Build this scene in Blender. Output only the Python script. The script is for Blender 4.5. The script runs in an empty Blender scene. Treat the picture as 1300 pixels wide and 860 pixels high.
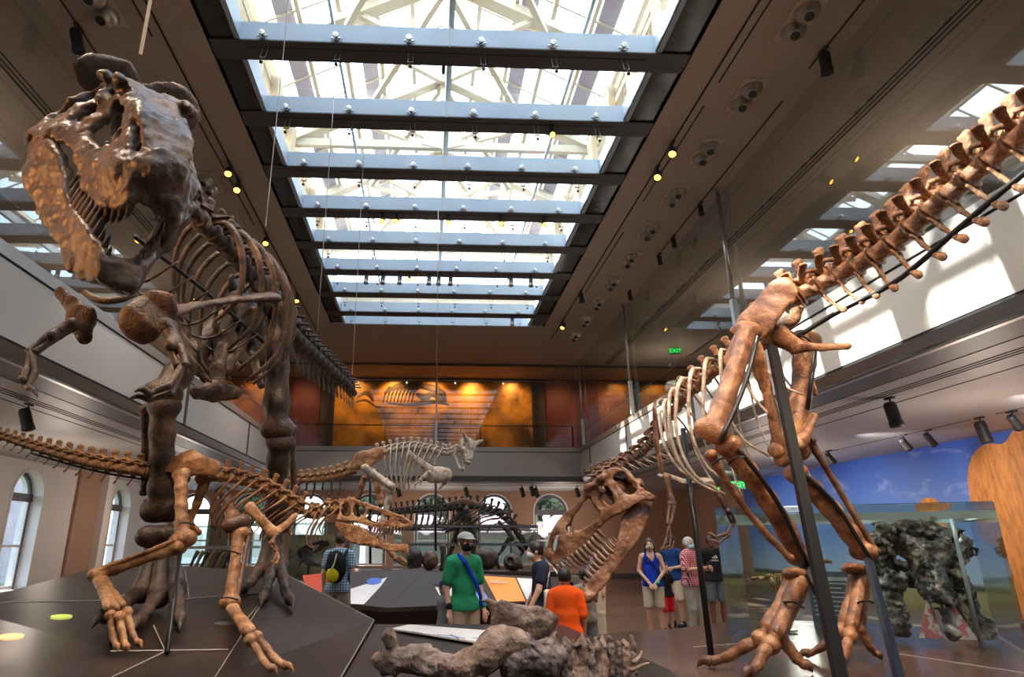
import bpy, bmesh, math, random
import numpy as np
from mathutils import Vector, Matrix
random.seed(7); rng = np.random.default_rng(7)
SC = bpy.context.scene
COL = SC.collection
PI = math.pi
# ------------------------------------------------------------------ camera
YAW, PITCH, FPX, CX, CY = math.radians(2.62), math.radians(17.81), 805.5, 580.3, 430.0
EYE = np.array([0.0, 0.0, 1.6])
FW = np.array([math.sin(YAW)*math.cos(PITCH), math.cos(YAW)*math.cos(PITCH), math.sin(PITCH)])
RT = np.array([math.cos(YAW), -math.sin(YAW), 0.0])
UP = np.cross(RT, FW)
cam_d = bpy.data.cameras.new('camera'); cam = bpy.data.objects.new('camera', cam_d); COL.objects.link(cam)
cam_d.sensor_width = 36; cam_d.lens = FPX/1300*36; cam_d.shift_x = (650-CX)/1300; cam_d.clip_start = .05; cam_d.clip_end = 400
cam.matrix_world = Matrix(((RT[0], UP[0], -FW[0], EYE[0]), (RT[1], UP[1], -FW[1], EYE[1]), (RT[2], UP[2], -FW[2], EYE[2]), (0, 0, 0, 1)))
SC.camera = cam
def ray(px, py):
    d = FW*FPX+RT*(px-CX)-UP*(py-CY); return d/d[1]
def at(px, py, Y): return EYE+ray(px, py)*Y
def ats(l): return [at(*p) for p in l]
# ------------------------------------------------------------------ view, world, sun
SC.view_settings.view_transform = 'Standard'; SC.view_settings.look = 'None'
SC.view_settings.gamma = 1; SC.view_settings.use_curve_mapping = False
SC.view_settings.exposure = 1.0
try:
    SC.cycles.max_bounces = 8; SC.cycles.diffuse_bounces = 4; SC.cycles.glossy_bounces = 4; SC.cycles.transmission_bounces = 6
    SC.cycles.transparent_max_bounces = 24; SC.cycles.caustics_reflective = False; SC.cycles.caustics_refractive = False
    SC.cycles.sample_clamp_indirect = 6; SC.cycles.use_denoising = True
except Exception: pass
W = bpy.data.worlds.new('sky'); SC.world = W; W.use_nodes = True
wn = W.node_tree.nodes; wl = W.node_tree.links
sky = wn.new('ShaderNodeTexSky'); sky.sky_type = 'NISHITA'; sky.sun_disc = False; sky.sun_elevation = math.radians(48); sky.sun_rotation = math.radians(-95)
sky.air_density = 1.2; sky.dust_density = 2.0
haze = wn.new('ShaderNodeMix'); haze.data_type = 'RGBA'; haze.inputs[0].default_value = .6; haze.inputs[7].default_value = (.95, .95, .96, 1)
wl.new(sky.outputs[0], haze.inputs[6]); wl.new(haze.outputs[2], wn['Background'].inputs[0]); wn['Background'].inputs[1].default_value = 2.2
def light(kind, name, loc, energy, color=(1, 1, 1), **kw):
    d = bpy.data.lights.new(name, kind); d.energy = energy; d.color = color
    for k, v in kw.items(): setattr(d, k, v)
    o = bpy.data.objects.new(name, d); COL.objects.link(o); o.location = loc
    return o
def aim(o, tgt):
    v = Vector(tgt)-Vector(o.location); o.rotation_euler = v.to_track_quat('-Z', 'Y').to_euler()
SUN = light('SUN', 'sun', (0, 0, 30), 13.0, (1.0, .95, .86), angle=math.radians(.6))
aim(SUN, (0+.80, 0-.10, 30-.82))
# light portals: they emit nothing, they only tell the renderer where the sky is seen from inside
for (loc, sx, sy, rot) in (((.27, 7.0, 9.0), 6.9, 29.0, (0, 0, 0)), ((0, 32.2, 2.4), 16, 3.4, (math.radians(-90), 0, 0))):
    a = light('AREA', 'sky_portal', loc, 1, shape='RECTANGLE', size=sx, size_y=sy); a.rotation_euler = rot
    a.data.cycles.is_portal = True

# ------------------------------------------------------------------ materials
def nd(nt, t, **kw):
    n = nt.nodes.new(t)
    for k, v in kw.items(): setattr(n, k, v)
    return n
def mat(name, col, rough=.6, metal=0, col2=None, scale=8, detail=4, bump=0, bscale=None, spec=.5, ramp=(.35, .65), stretch=None, coat=0, sheen=0):
    m = bpy.data.materials.new(name); m.use_nodes = True; nt = m.node_tree; b = nt.nodes['Principled BSDF']
    b.inputs['Base Color'].default_value = (*col, 1); b.inputs['Roughness'].default_value = rough; b.inputs['Metallic'].default_value = metal
    b.inputs['Specular IOR Level'].default_value = spec
    if coat: b.inputs['Coat Weight'].default_value = coat; b.inputs['Coat Roughness'].default_value = .2
    tc = nd(nt, 'ShaderNodeTexCoord'); src = tc.outputs['Object']
    if stretch:
        mp = nd(nt, 'ShaderNodeMapping'); mp.inputs['Scale'].default_value = stretch; nt.links.new(src, mp.inputs[0]); src = mp.outputs[0]
    if col2:
        n = nd(nt, 'ShaderNodeTexNoise'); n.inputs['Scale'].default_value = scale; n.inputs['Detail'].default_value = detail; nt.links.new(src, n.inputs['Vector'])
        r = nd(nt, 'ShaderNodeValToRGB'); r.color_ramp.elements[0].position = ramp[0]; r.color_ramp.elements[1].position = ramp[1]
        r.color_ramp.elements[0].color = (*col, 1); r.color_ramp.elements[1].color = (*col2, 1)
        nt.links.new(n.outputs[0], r.inputs[0]); nt.links.new(r.outputs[0], b.inputs['Base Color'])
    if bump:
        n2 = nd(nt, 'ShaderNodeTexNoise'); n2.inputs['Scale'].default_value = bscale or scale*4; n2.inputs['Detail'].default_value = 5; nt.links.new(src, n2.inputs['Vector'])
        bp = nd(nt, 'ShaderNodeBump'); bp.inputs['Strength'].default_value = bump; bp.inputs['Distance'].default_value = .01
        nt.links.new(n2.outputs[0], bp.inputs['Height']); nt.links.new(bp.outputs[0], b.inputs['Normal'])
    return m
def bone_mat(name, dark, mid, lite, scale=5, rough=.45, bump=.5):
    m = mat(name, mid, rough, bump=bump, bscale=45); nt = m.node_tree; b = nt.nodes['Principled BSDF']
    geo = nd(nt, 'ShaderNodeTexCoord')
    n = nd(nt, 'ShaderNodeTexNoise'); n.inputs['Scale'].default_value = scale; n.inputs['Detail'].default_value = 8; n.inputs['Roughness'].default_value = .65; n.inputs['Distortion'].default_value = .6
    nt.links.new(geo.outputs['Object'], n.inputs['Vector'])
    r = nd(nt, 'ShaderNodeValToRGB'); e = r.color_ramp.elements
    e[0].position = .33; e[0].color = (*dark, 1); e[1].position = .68; e[1].color = (*lite, 1); k = e.new(.5); k.color = (*mid, 1)
    nt.links.new(n.outputs[0], r.inputs[0]); nt.links.new(r.outputs[0], b.inputs['Base Color'])
    return m
def glass_mat(name, tint=(.9, .95, .95), ior=1.5, refl=1.0, rough=0.0):
    m = bpy.data.materials.new(name); m.use_nodes = True; nt = m.node_tree; nt.nodes.clear()
    o = nd(nt, 'ShaderNodeOutputMaterial'); t = nd(nt, 'ShaderNodeBsdfTransparent'); t.inputs[0].default_value = (*tint, 1)
    g = nd(nt, 'ShaderNodeBsdfGlossy'); g.inputs['Roughness'].default_value = rough
    f = nd(nt, 'ShaderNodeFresnel'); ge = nd(nt, 'ShaderNodeNewGeometry'); mr = nd(nt, 'ShaderNodeMapRange'); mr.inputs['To Min'].default_value = ior; mr.inputs['To Max'].default_value = 1/ior
    nt.links.new(ge.outputs['Backfacing'], mr.inputs['Value']); nt.links.new(mr.outputs[0], f.inputs['IOR'])   # a thin sheet reflects alike from both faces
    mu = nd(nt, 'ShaderNodeMath', operation='MULTIPLY', use_clamp=True); mu.inputs[1].default_value = refl
    mx = nd(nt, 'ShaderNodeMixShader')
    nt.links.new(f.outputs[0], mu.inputs[0]); nt.links.new(mu.outputs[0], mx.inputs[0]); nt.links.new(t.outputs[0], mx.inputs[1]); nt.links.new(g.outputs[0], mx.inputs[2]); nt.links.new(mx.outputs[0], o.inputs[0])
    return m
def emit_mat(name, col, s):
    m = bpy.data.materials.new(name); m.use_nodes = True; b = m.node_tree.nodes['Principled BSDF']
    b.inputs['Base Color'].default_value = (*col, 1); b.inputs['Emission Color'].default_value = (*col, 1); b.inputs['Emission Strength'].default_value = s
    return m
M = dict(
    ceil=mat('ceiling_paint', (.46, .36, .29), .75, col2=(.49, .39, .315), scale=.6),
    ceil_low=mat('lower_ceiling_paint', (.36, .34, .325), .5, col2=(.41, .385, .365), scale=.5),
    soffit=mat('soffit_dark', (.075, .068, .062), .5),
    parapet=mat('parapet_panel', (.48, .45, .42), .55, col2=(.51, .48, .45), scale=.4),
    strip=mat('brushed_metal_strip', (.42, .39, .36), .38, .6),
    gap=mat('shadow_gap', (.02, .02, .02), .8),
    floor=mat('dark_wood_floor', (.10, .055, .035), .28, col2=(.17, .10, .065), scale=2.5, stretch=(1, .25, 1), bump=.08, bscale=20),
    wall_warm=mat('warm_wall_paint', (.36, .205, .135), .7, col2=(.40, .23, .15), scale=.8),
    wall_cream=mat('cream_wall_paint', (.72, .67, .62), .6),
    red=mat('red_wall_paint', (.13, .015, .008), .5, col2=(.18, .024, .010), scale=.7),
    dark=mat('dark_upper_wall', (.05, .035, .028), .6),
    beam_blue=mat('skylight_beam_paint', (.40, .48, .57), .35, col2=(.44, .51, .60), scale=1.2),
    beam_dark=mat('skylight_beam_underside', (.075, .068, .07), .5),
    ledge=mat('dark_glossy_panel', (.03, .03, .028), .15, col2=(.045, .05, .038), scale=3),
    white=mat('white_steel_paint', (.50, .45, .36), .5),
    cream=mat('cream_attic_paint', (.50, .42, .29), .55),
    steel=mat('brushed_steel', (.55, .54, .52), .3, .9),
    black=mat('black_steel', (.018, .018, .02), .35, .3),
    lampblack=mat('black_lamp_housing', (.025, .023, .022), .45),
    chrome=mat('satin_nickel', (.45, .42, .38), .28, .9),
    frame=mat('dark_window_frame', (.10, .095, .11), .45),
    jamb=mat('white_window_jamb', (.75, .72, .69), .5),
    winglass=glass_mat('dimming_window_glass', (.50, .55, .60), 1.45, 1.0),  # tint added to dim the overbright view through the windows
    glass=glass_mat('clear_glass', (.93, .97, .96), 1.45, 1.0),
    mirror=glass_mat('upper_guard_glass', (.92, .94, .94), 1.85, 1.0),
    caseglass=glass_mat('display_case_glass', (.90, .95, .945), 1.6, 1.1),
    platform=mat('dark_metal_platform', (.026, .018, .015), .34, .0, col2=(.042, .030, .024), scale=1.8, bump=.05, bscale=6, spec=.3),
    seam=mat('platform_seam', (.28, .25, .22), .5),
    amber=emit_mat('amber_lamp_lens', (1.0, .42, .03), 7),
    lens=emit_mat('warm_lamp_lens', (1, .75, .45), 1.6),
    exit_green=emit_mat('exit_sign_green', (.02, .75, .10), 1.6),
    exit_dim=mat('exit_sign_plate', (.12, .30, .12), .4),
    boneA=bone_mat('dark_fossil_bone', (.022, .014, .010), (.075, .046, .031), (.20, .127, .083), 3.6, rough=.42, bump=.9),
    boneB=bone_mat('ochre_fossil_bone', (.12, .045, .018), (.36, .17, .070), (.64, .37, .18), 7, bump=.8),
    boneC=bone_mat('chestnut_fossil_bone', (.075, .026, .010), (.27, .115, .050), (.60, .34, .17), 4.2, rough=.34, bump=.8),
    boneC2=bone_mat('dark_chestnut_bone', (.055, .025, .014), (.14, .07, .042), (.28, .16, .10), 4, rough=.4),
    boneD=bone_mat('pale_fossil_bone', (.20, .15, .11), (.48, .40, .32), (.72, .64, .55), 7),
    boneE=bone_mat('black_fossil_bone', (.015, .011, .009), (.05, .035, .027), (.13, .09, .065), 8),
    boneF=bone_mat('rugged_grey_fossil', (.055, .038, .032), (.20, .15, .13), (.46, .37, .31), 12, rough=.7, bump=1.0),
    boneF2=bone_mat('tan_fossil', (.14, .08, .055), (.36, .23, .16), (.58, .43, .33), 8, rough=.65, bump=1.0),
    boneF3=bone_mat('brown_grey_fossil', (.07, .040, .028), (.24, .165, .125), (.50, .38, .29), 10, rough=.65, bump=1.0),
    boneS=bone_mat('dark_chestnut_skull', (.060, .026, .014), (.20, .095, .052), (.46, .28, .17), 4.5, rough=.34, bump=.8),
    tooth=mat('fossil_tooth', (.16, .10, .07), .3, col2=(.30, .21, .15), scale=30),
)
# ------------------------------------------------------------------ geometry builders: every builder returns (verts Nx3, faces list)
def join(*gs):
    vs, fs, k = [], [], 0
    for v, f in gs:
        v = np.asarray(v, float); vs.append(v); fs += [tuple(i+k for i in q) for q in f]; k += len(v)
    return (np.concatenate(vs), fs)
def box(lo, hi):
    (a, b, c), (d, e, f) = lo, hi
    v = [(a, b, c), (d, b, c), (d, e, c), (a, e, c), (a, b, f), (d, b, f), (d, e, f), (a, e, f)]
    return (np.array(v, float), [(0, 3, 2, 1), (4, 5, 6, 7), (0, 1, 5, 4), (1, 2, 6, 5), (2, 3, 7, 6), (3, 0, 4, 7)])
def cbox(c, s): c = np.array(c, float); s = np.array(s, float)/2; return box(c-s, c+s)
def obox(a, b, w, h, up=(0, 0, 1)):
    a = np.array(a, float); b = np.array(b, float); t = b-a; t /= np.linalg.norm(t); s = np.cross(t, up); s /= np.linalg.norm(s)+1e-9; u = np.cross(s, t)
    v = [p+s*x*w/2+u*y*h/2 for p in (a, b) for x, y in ((-1, -1), (1, -1), (1, 1), (-1, 1))]
    return (np.array(v), [(3, 2, 1, 0), (4, 5, 6, 7), (0, 1, 5, 4), (1, 2, 6, 5), (2, 3, 7, 6), (3, 0, 4, 7)])
def poly_prism(pts, off):
    """pts: planar polygon (3d), off: thickness vector"""
    p = np.array(pts, float); n = len(p); q = p+np.array(off, float)
    return (np.concatenate([p, q]), [tuple(range(n))[::-1], tuple(range(n, 2*n))]+[(i, (i+1) % n, n+(i+1) % n, n+i) for i in range(n)])
def tube(pts, rad, seg=8, flat=1.0, up=(0, 0, 1), cap=True):
    p = np.array(pts, float); n = len(p); r = np.full(n, rad, float) if np.isscalar(rad) else np.interp(np.linspace(0, 1, n), np.linspace(0, 1, len(rad)), rad)
    t = np.gradient(p, axis=0); t /= np.linalg.norm(t, axis=1)[:, None]+1e-12
    u = np.array(up, float)
    if abs(np.dot(u, t[0])) > .95: u = np.array([1.0, 0, 0]) if abs(t[0][0]) < .9 else np.array([0, 1.0, 0])
    V = []
    for i in range(n):
        s = np.cross(t[i], u); s /= np.linalg.norm(s)+1e-12; u = np.cross(s, t[i])
        for k in range(seg):
            a = 2*PI*k/seg; V.append(p[i]+r[i]*(math.cos(a)*s+math.sin(a)*flat*u))
    F = [(i*seg+k, i*seg+(k+1) % seg, (i+1)*seg+(k+1) % seg, (i+1)*seg+k) for i in range(n-1) for k in range(seg)]
    if cap: F += [tuple(range(seg))[::-1], tuple(range((n-1)*seg, n*seg))]
    return (np.array(V), F)
def lathe(prof, c=(0, 0, 0), axis=(0, 0, 1), seg=16):
    ax = np.array(axis, float); ax /= np.linalg.norm(ax); s = np.cross(ax, (1, 0, 0) if abs(ax[0]) < .8 else (0, 1, 0)); s /= np.linalg.norm(s); u = np.cross(ax, s)
    V = []; n = len(prof)
    for r, z in prof:
        for k in range(seg):
            a = 2*PI*k/seg; V.append(np.array(c)+ax*z+max(r, 1e-4)*(math.cos(a)*s+math.sin(a)*u))
    F = [(i*seg+k, i*seg+(k+1) % seg, (i+1)*seg+(k+1) % seg, (i+1)*seg+k) for i in range(n-1) for k in range(seg)]
    F += [tuple(range(seg))[::-1], tuple(range((n-1)*seg, n*seg))]
    return (np.array(V), F)
def smooth_path(pts, n):
    p = np.array(pts, float); m = len(p)
    if m == 2: return p[0]+(p[1]-p[0])*np.linspace(0, 1, n)[:, None]
    q = np.concatenate([[2*p[0]-p[1]], p, [2*p[-1]-p[-2]]]); out = []
    for i in range(m-1):
        a, b, c, d = q[i:i+4]
        for t in np.linspace(0, 1, 16, endpoint=False):
            out.append(.5*((2*b)+(-a+c)*t+(2*a-5*b+4*c-d)*t*t+(-a+3*b-3*c+d)*t**3))
    out.append(p[-1]); out = np.array(out); L = np.concatenate([[0], np.cumsum(np.linalg.norm(np.diff(out, axis=0), axis=1))]); s = np.linspace(0, L[-1], n)
    return np.stack([np.interp(s, L, out[:, k]) for k in range(3)], 1)
# ------------------------------------------------------------------ objects
WM = {}
def mesh_data(name, g, m, smooth=False):
    v, f = g; me = bpy.data.meshes.new(name)
    me.from_pydata(np.asarray(v, float).tolist(), [], [tuple(int(i) for i in q) for q in f]); me.update()
    if smooth: me.polygons.foreach_set('use_smooth', [True]*len(me.polygons))
    if m: me.materials.append(m)
    return me
def link(name, data, parent=None, world=None):
    o = bpy.data.objects.new(name, data); COL.objects.link(o); world = world or Matrix.Identity(4); WM[o.name] = world
    if parent: o.parent = parent; o.matrix_local = WM[parent.name].inverted() @ world
    else: o.matrix_local = world
    return o
def tag(o, label=None, cat=None, group=None, kind=None):
    for k, v in (('label', label), ('category', cat), ('group', group), ('kind', kind)):
        if v: o[k] = v
    return o
def thing(name, label, cat, loc=(0, 0, 0), rz=0, group=None):
    o = link(name, None, None, Matrix.Translation(Vector(loc)) @ Matrix.Rotation(rz, 4, 'Z')); o.empty_display_size = .1
    return tag(o, label, cat, group)
def part(name, g, m, parent=None, smooth=False, local=False):
    """g in world coordinates; local=True: in the parent's coordinates"""
    if parent is None:
        return link(name, mesh_data(name, g, m, smooth))
    W_ = WM[parent.name]
    if local: return link(name, mesh_data(name, g, m, smooth), parent, W_)
    inv = np.array(W_.inverted()); v = np.asarray(g[0], float) @ inv[:3, :3].T+inv[:3, 3]
    return link(name, mesh_data(name, (v, g[1]), m, smooth), parent, W_)
def lettering(name, body, size, m, parent, world, extrude=0.0):
    cu = bpy.data.curves.new(name, 'FONT'); cu.body = body; cu.size = size; cu.align_x = 'CENTER'; cu.align_y = 'CENTER'; cu.extrude = extrude
    t = bpy.data.objects.new(name+'_curve', cu); COL.objects.link(t); bpy.context.view_layer.update()
    me = bpy.data.meshes.new_from_object(t.evaluated_get(bpy.context.evaluated_depsgraph_get())); bpy.data.objects.remove(t); me.materials.clear(); me.materials.append(m)
    return link(name, me, parent, world)
def solo(name, g, m, label, cat, group=None, smooth=False):
    v = np.asarray(g[0], float); c = (v.min(0)+v.max(0))/2; c[2] = v[:, 2].min()
    o = link(name, mesh_data(name, (v-c, g[1]), m, smooth), None, Matrix.Translation(Vector(c))); return tag(o, label, cat, group)
def struct(name, g, m, parent=None, smooth=False):
    o = part(name, g, m, parent, smooth)
    if parent is None: o['kind'] = 'structure'
    return o
def copy_tree(root, world, label=None, group=None):
    c = root.copy(); COL.objects.link(c); WM[c.name] = world; c.matrix_local = world
    if label: c['label'] = label
    if group: c['group'] = group
    def rec(o, p):
        for ch in [x for x in bpy.data.objects if x.parent == o]:
            d = ch.copy(); COL.objects.link(d); d.parent = p; d.matrix_local = ch.matrix_local.copy(); WM[d.name] = WM[p.name] @ ch.matrix_local; rec(ch, d)
    rec(root, c); return c
# ------------------------------------------------------------------ signed-distance modelling (bones, bodies)
class SDF:
    def __init__(s, lo, hi, h):
        s.lo = np.array(lo, float); s.h = h; s.n = np.ceil((np.array(hi, float)-s.lo)/h).astype(int)+1
        s.f = np.full(s.n, 9.0, np.float32); s.ax = [s.lo[k]+h*np.arange(s.n[k]) for k in range(3)]
    def _win(s, lo, hi, m):
        a = np.clip(((np.array(lo)-m-s.lo)/s.h).astype(int), 0, s.n-1); b = np.clip(((np.array(hi)+m-s.lo)/s.h).astype(int)+2, 1, s.n)
        sl = tuple(slice(a[k], b[k]) for k in range(3)); g = np.stack(np.meshgrid(*[s.ax[k][a[k]:b[k]] for k in range(3)], indexing='ij'), -1)
        return sl, g
    def _mix(s, sl, d, k, op):
        f = s.f[sl]
        if op == 'add':
            if k > 0: h = np.clip(.5+.5*(f-d)/k, 0, 1); r = f+(d-f)*h-k*h*(1-h); r = np.where(f > 8, d, r)
            else: r = np.minimum(f, d)
        else:
            if k > 0: h = np.clip(.5-.5*(f+d)/k, 0, 1); r = f+(-d-f)*h+k*h*(1-h)
            else: r = np.maximum(f, -d)
        s.f[sl] = r
    def cap(s, a, b, ra, rb=None, k=.0, flat=None, op='add'):
        rb = ra if rb is None else rb; a = np.array(a, float); b = np.array(b, float); R = max(ra, rb)
        sl, g = s._win(np.minimum(a, b)-R, np.maximum(a, b)+R, k+2.5*s.h)
        ba = b-a; L = max(ba @ ba, 1e-12); w = g-a; t = np.clip((w @ ba)/L, 0, 1); q = w-t[..., None]*ba
        sc = 1
        if flat is not None:
            n = np.array(flat[0], float); n /= np.linalg.norm(n); q = q+(q @ n)[..., None]*n*(1/flat[1]-1); sc = flat[1]
        d = np.linalg.norm(q, axis=-1)-(ra+(rb-ra)*t); s._mix(sl, d*(.5+.5*sc), k, op)
    def path(s, pts, rad, k=0, flat=None, op='add'):
        n = len(pts); r = np.interp(np.linspace(0, 1, n), np.linspace(0, 1, len(rad)), rad) if not np.isscalar(rad) else np.full(n, rad)
        for i in range(n-1): s.cap(pts[i], pts[i+1], r[i], r[i+1], k, flat, op)
    def ell(s, c, r, k=0, R=None, op='add'):
        c = np.array(c, float); r = np.array(r, float) if not np.isscalar(r) else np.full(3, float(r)); m = r.max()
        sl, g = s._win(c-m, c+m, k+2.5*s.h); q = g-c
        if R is not None: q = q @ np.array(R)
        k0 = np.linalg.norm(q/r, axis=-1); k1 = np.linalg.norm(q/r**2, axis=-1)+1e-9; s._mix(sl, k0*(k0-1)/k1, k, op)
    def box(s, lo, hi, k=0, rnd=0, op='add'):
        lo = np.array(lo, float); hi = np.array(hi, float); sl, g = s._win(lo, hi, k+2.5*s.h)
        q = np.abs(g-(lo+hi)/2)-(hi-lo)/2+rnd; d = np.linalg.norm(np.maximum(q, 0), axis=-1)+np.minimum(q.max(-1), 0)-rnd; s._mix(sl, d, k, op)
    def noise(s, amp, freq, seed=0, oct=3):
        r = np.random.default_rng(seed); band = np.abs(s.f) < amp*6+3*s.h; I = np.nonzero(band)
        p = np.stack([s.ax[k][I[k]] for k in range(3)], -1); v = np.zeros(len(p))
        for o in range(oct):
            for j in range(4):
                d = r.normal(size=3); d /= np.linalg.norm(d); q = p @ d*freq*(1.9**o)*(.7+.6*r.random()); d2 = r.normal(size=3)
                v += np.sin(q+r.random()*6+1.3*np.sin(p @ d2*freq*.6*(1.7**o)))*(.55**o)/2.5
        s.f[I] += (v*amp).astype(np.float32)
    def mesh(s):
        f = s.f; S = f < 0; nx, ny, nz = f.shape; c = np.zeros((nx-1, ny-1, nz-1), np.int8)
        for i in (0, 1):
            for j in (0, 1):
                for k in (0, 1): c += S[i:nx-1+i, j:ny-1+j, k:nz-1+k]
        m = (c > 0) & (c < 8); I = np.argwhere(m); idx = np.full(m.shape, -1, np.int64); idx[m] = np.arange(len(I))
        P = np.zeros((len(I), 3)); N = np.zeros(len(I))
        for ax in range(3):
            o1, o2 = [a for a in range(3) if a != ax]
            for u in (0, 1):
                for v in (0, 1):
                    A = I.copy(); A[:, o1] += u; A[:, o2] += v; B = A.copy(); B[:, ax] += 1
                    fa = f[tuple(A.T)]; fb = f[tuple(B.T)]; x = (fa < 0) != (fb < 0); t = np.where(x, fa/(fa-fb+1e-12), 0)
                    Q = A.astype(float); Q[:, ax] += t; P += Q*x[:, None]; N += x
        P = P/np.maximum(N, 1)[:, None]*s.h+s.lo; F = []
        for ax in range(3):
            o1, o2 = (ax+1) % 3, (ax+2) % 3; sa = [slice(None)]*3; sb = [slice(None)]*3
            sa[ax] = slice(0, -1); sb[ax] = slice(1, None)
            x = S[tuple(sa)] != S[tuple(sb)]; E = np.argwhere(x); ok = (E[:, o1] > 0) & (E[:, o2] > 0) & (E[:, o1] < f.shape[o1]-1) & (E[:, o2] < f.shape[o2]-1); E = E[ok]
            q = []
            for (u, v) in ((1, 1), (0, 1), (0, 0), (1, 0)):
                C = E.copy(); C[:, o1] -= u; C[:, o2] -= v; q.append(idx[tuple(C.T)])
            q = np.stack(q, 1); flip = ~S[tuple(E.T)]; q[flip] = q[flip][:, ::-1]; F.append(q)
        return (P, np.concatenate(F))
def sdf_mesh(name, sd, m, one=False):
    v, f = sd.mesh()
    if one:     # keep only the largest connected piece
        lb = np.arange(len(v))
        while True:
            mn = lb[f].min(1); nl = lb.copy(); np.minimum.at(nl, f.ravel(), np.repeat(mn, 4)); nl = nl[nl]
            if (nl == lb).all(): break
            lb = nl
        big = np.bincount(lb).argmax(); f = f[lb[f[:, 0]] == big]; used = np.unique(f); mp = np.full(len(v), -1); mp[used] = np.arange(len(used)); v = v[used]; f = mp[f]
    me = bpy.data.meshes.new(name)
    me.vertices.add(len(v)); me.vertices.foreach_set('co', v.astype(np.float32).ravel())
    me.loops.add(len(f)*4); me.loops.foreach_set('vertex_index', f.astype(np.int32).ravel())
    me.polygons.add(len(f)); me.polygons.foreach_set('loop_start', np.arange(0, len(f)*4, 4, dtype=np.int32))
    try: me.polygons.foreach_set('loop_total', np.full(len(f), 4, np.int32))
    except Exception: pass
    me.update(calc_edges=True); me.polygons.foreach_set('use_smooth', [True]*len(f))
    if m: me.materials.append(m)
    return me
def sdf_around(pts, rmax, h):
    p = np.array(pts, float); return SDF(p.min(0)-rmax*1.15-2*h, p.max(0)+rmax*1.15+2*h, h)
def spart(name, sd, m, parent, one=False):
    """an SDF modelled in world coordinates becomes a child mesh"""
    W_ = WM[parent.name]; me = sdf_mesh(name, sd, m, one); me.transform(W_.inverted()); return link(name, me, parent, W_)
# ================================================================== STRUCTURE
ZC = 8.94; XR = 6.32; XL = -5.58; ZL = 3.954; YF = 26.3; YW = 31.5; YN = -9.0
WR = 12.75; WL = -12.1; YU = 29.0
def rect(x0, y0, x1, y1, z0, z1): return box((x0, y0, z0), (x1, y1, z1))
struct('floor', rect(-14, -11, 14, 34, -.3, 0), M['floor'])
SX0, SX1, SY0, SY1 = -3.43, 4.05, -7.4, 21.4          # opening in the upper ceiling
struct('ceiling', join(rect(-13, YN-2, SX0, 34, ZC, ZC+.5), rect(SX1, YN-2, 14, 34, ZC, ZC+.5), rect(SX0, SY1, SX1, 34, ZC, ZC+.5), rect(SX0, YN-2, SX1, SY0, ZC, ZC+.5)), M['ceil'])
# skylight beams (the underside flush with the ceiling, the pale face looking at the hall), bolts and hangers
k = 0
bolt_g = join(lathe([(.0, 0), (.045, .0), (.045, .03), (.02, .035), (.02, .08), (.05, .085), (.05, .11), (0, .12)], (0, 0, 0), (0, -1, 0), 10), cbox((0, -.03, .0), (.16, .02, .02)), cbox((.0, -.03, .03), (.02, .02, .10)))
hang_g = join(tube([(-.045, 0, 0), (-.045, 0, -.42)], .006, 5), tube([(.045, 0, 0), (.045, 0, -.42)], .006, 5), tube([(0, 0, -.42), (0, 0, -.55)], .005, 5), lathe([(0, -.03), (.028, -.015), (.034, 0), (.028, .02), (0, .03)], (0, 0, -.56), seg=8), cbox((0, 0, -.42), (.11, .02, .02)))
bolt_me = mesh_data('bolt', bolt_g, M['steel']); hang_me = mesh_data('hanger', hang_g, M['lampblack'])
for i in range(-9, 8):
    y = 8.0+1.72*i
    if y < SY0: continue
    b = struct('trim_%d' % (20+i), rect(SX0-.02, y, SX1+.02, y+.42, ZC-.004, ZC+.02), M['beam_dark'])
    part('beam_web', join(rect(-2.99, y, 3.55, y+.06, ZC+.02, ZC+.35), rect(-2.99, y+.30, 3.55, y+.42, ZC+.02, ZC+.35)), M['beam_blue'], b)
    part('beam_groove', rect(-2.9, y+.13, 3.4, y+.15, ZC-.008, ZC-.004), M['gap'], b)
    for j in range(6):
        x = -2.62+j*1.12
        link('bolt', bolt_me, b, Matrix.Translation((x, y-.005, ZC+.06)))
        link('hanger', hang_me, b, Matrix.Translation((x+.03, y+.10, ZC-.01)) @ Matrix.Rotation(-.35, 4, 'X') @ Matrix.Scale(.85, 4))
struct('trim_1', join(*[rect(a, SY0, b, SY1, ZC+.03, ZC+.07) for a, b in ((SX0-.01, -2.99), (3.5, SX1+.01))]), M['ledge'])
struct('trim_2', join(rect(-3.05, SY0, -2.97, SY1, ZC+.02, ZC+.40), rect(3.52, SY0, 3.60, SY1, ZC+.02, ZC+.40), rect(SX0, SY1-.12, SX1, SY1, ZC, ZC+.42)), M['beam_blue'])
struct('trim_3', join(rect(SX0-.04, SY0, SX0, SY1, ZC, ZC+.5), rect(SX1, SY0, SX1+.04, SY1, ZC, ZC+.5)), M['ledge'])
struct('trim_4', rect(-3.4, SY0, 4.0, SY1, ZC+.44, ZC+.456), M['glass'])
struct('trim_5', join(rect(.24, SY0, .255, SY1, ZC+.40, ZC+.44), *[rect(.24, 8.0+1.72*i-.004, .258, 8.0+1.72*i+.004, ZC, ZC+.4) for i in range(-8, 8)]), M['white'])
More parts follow.
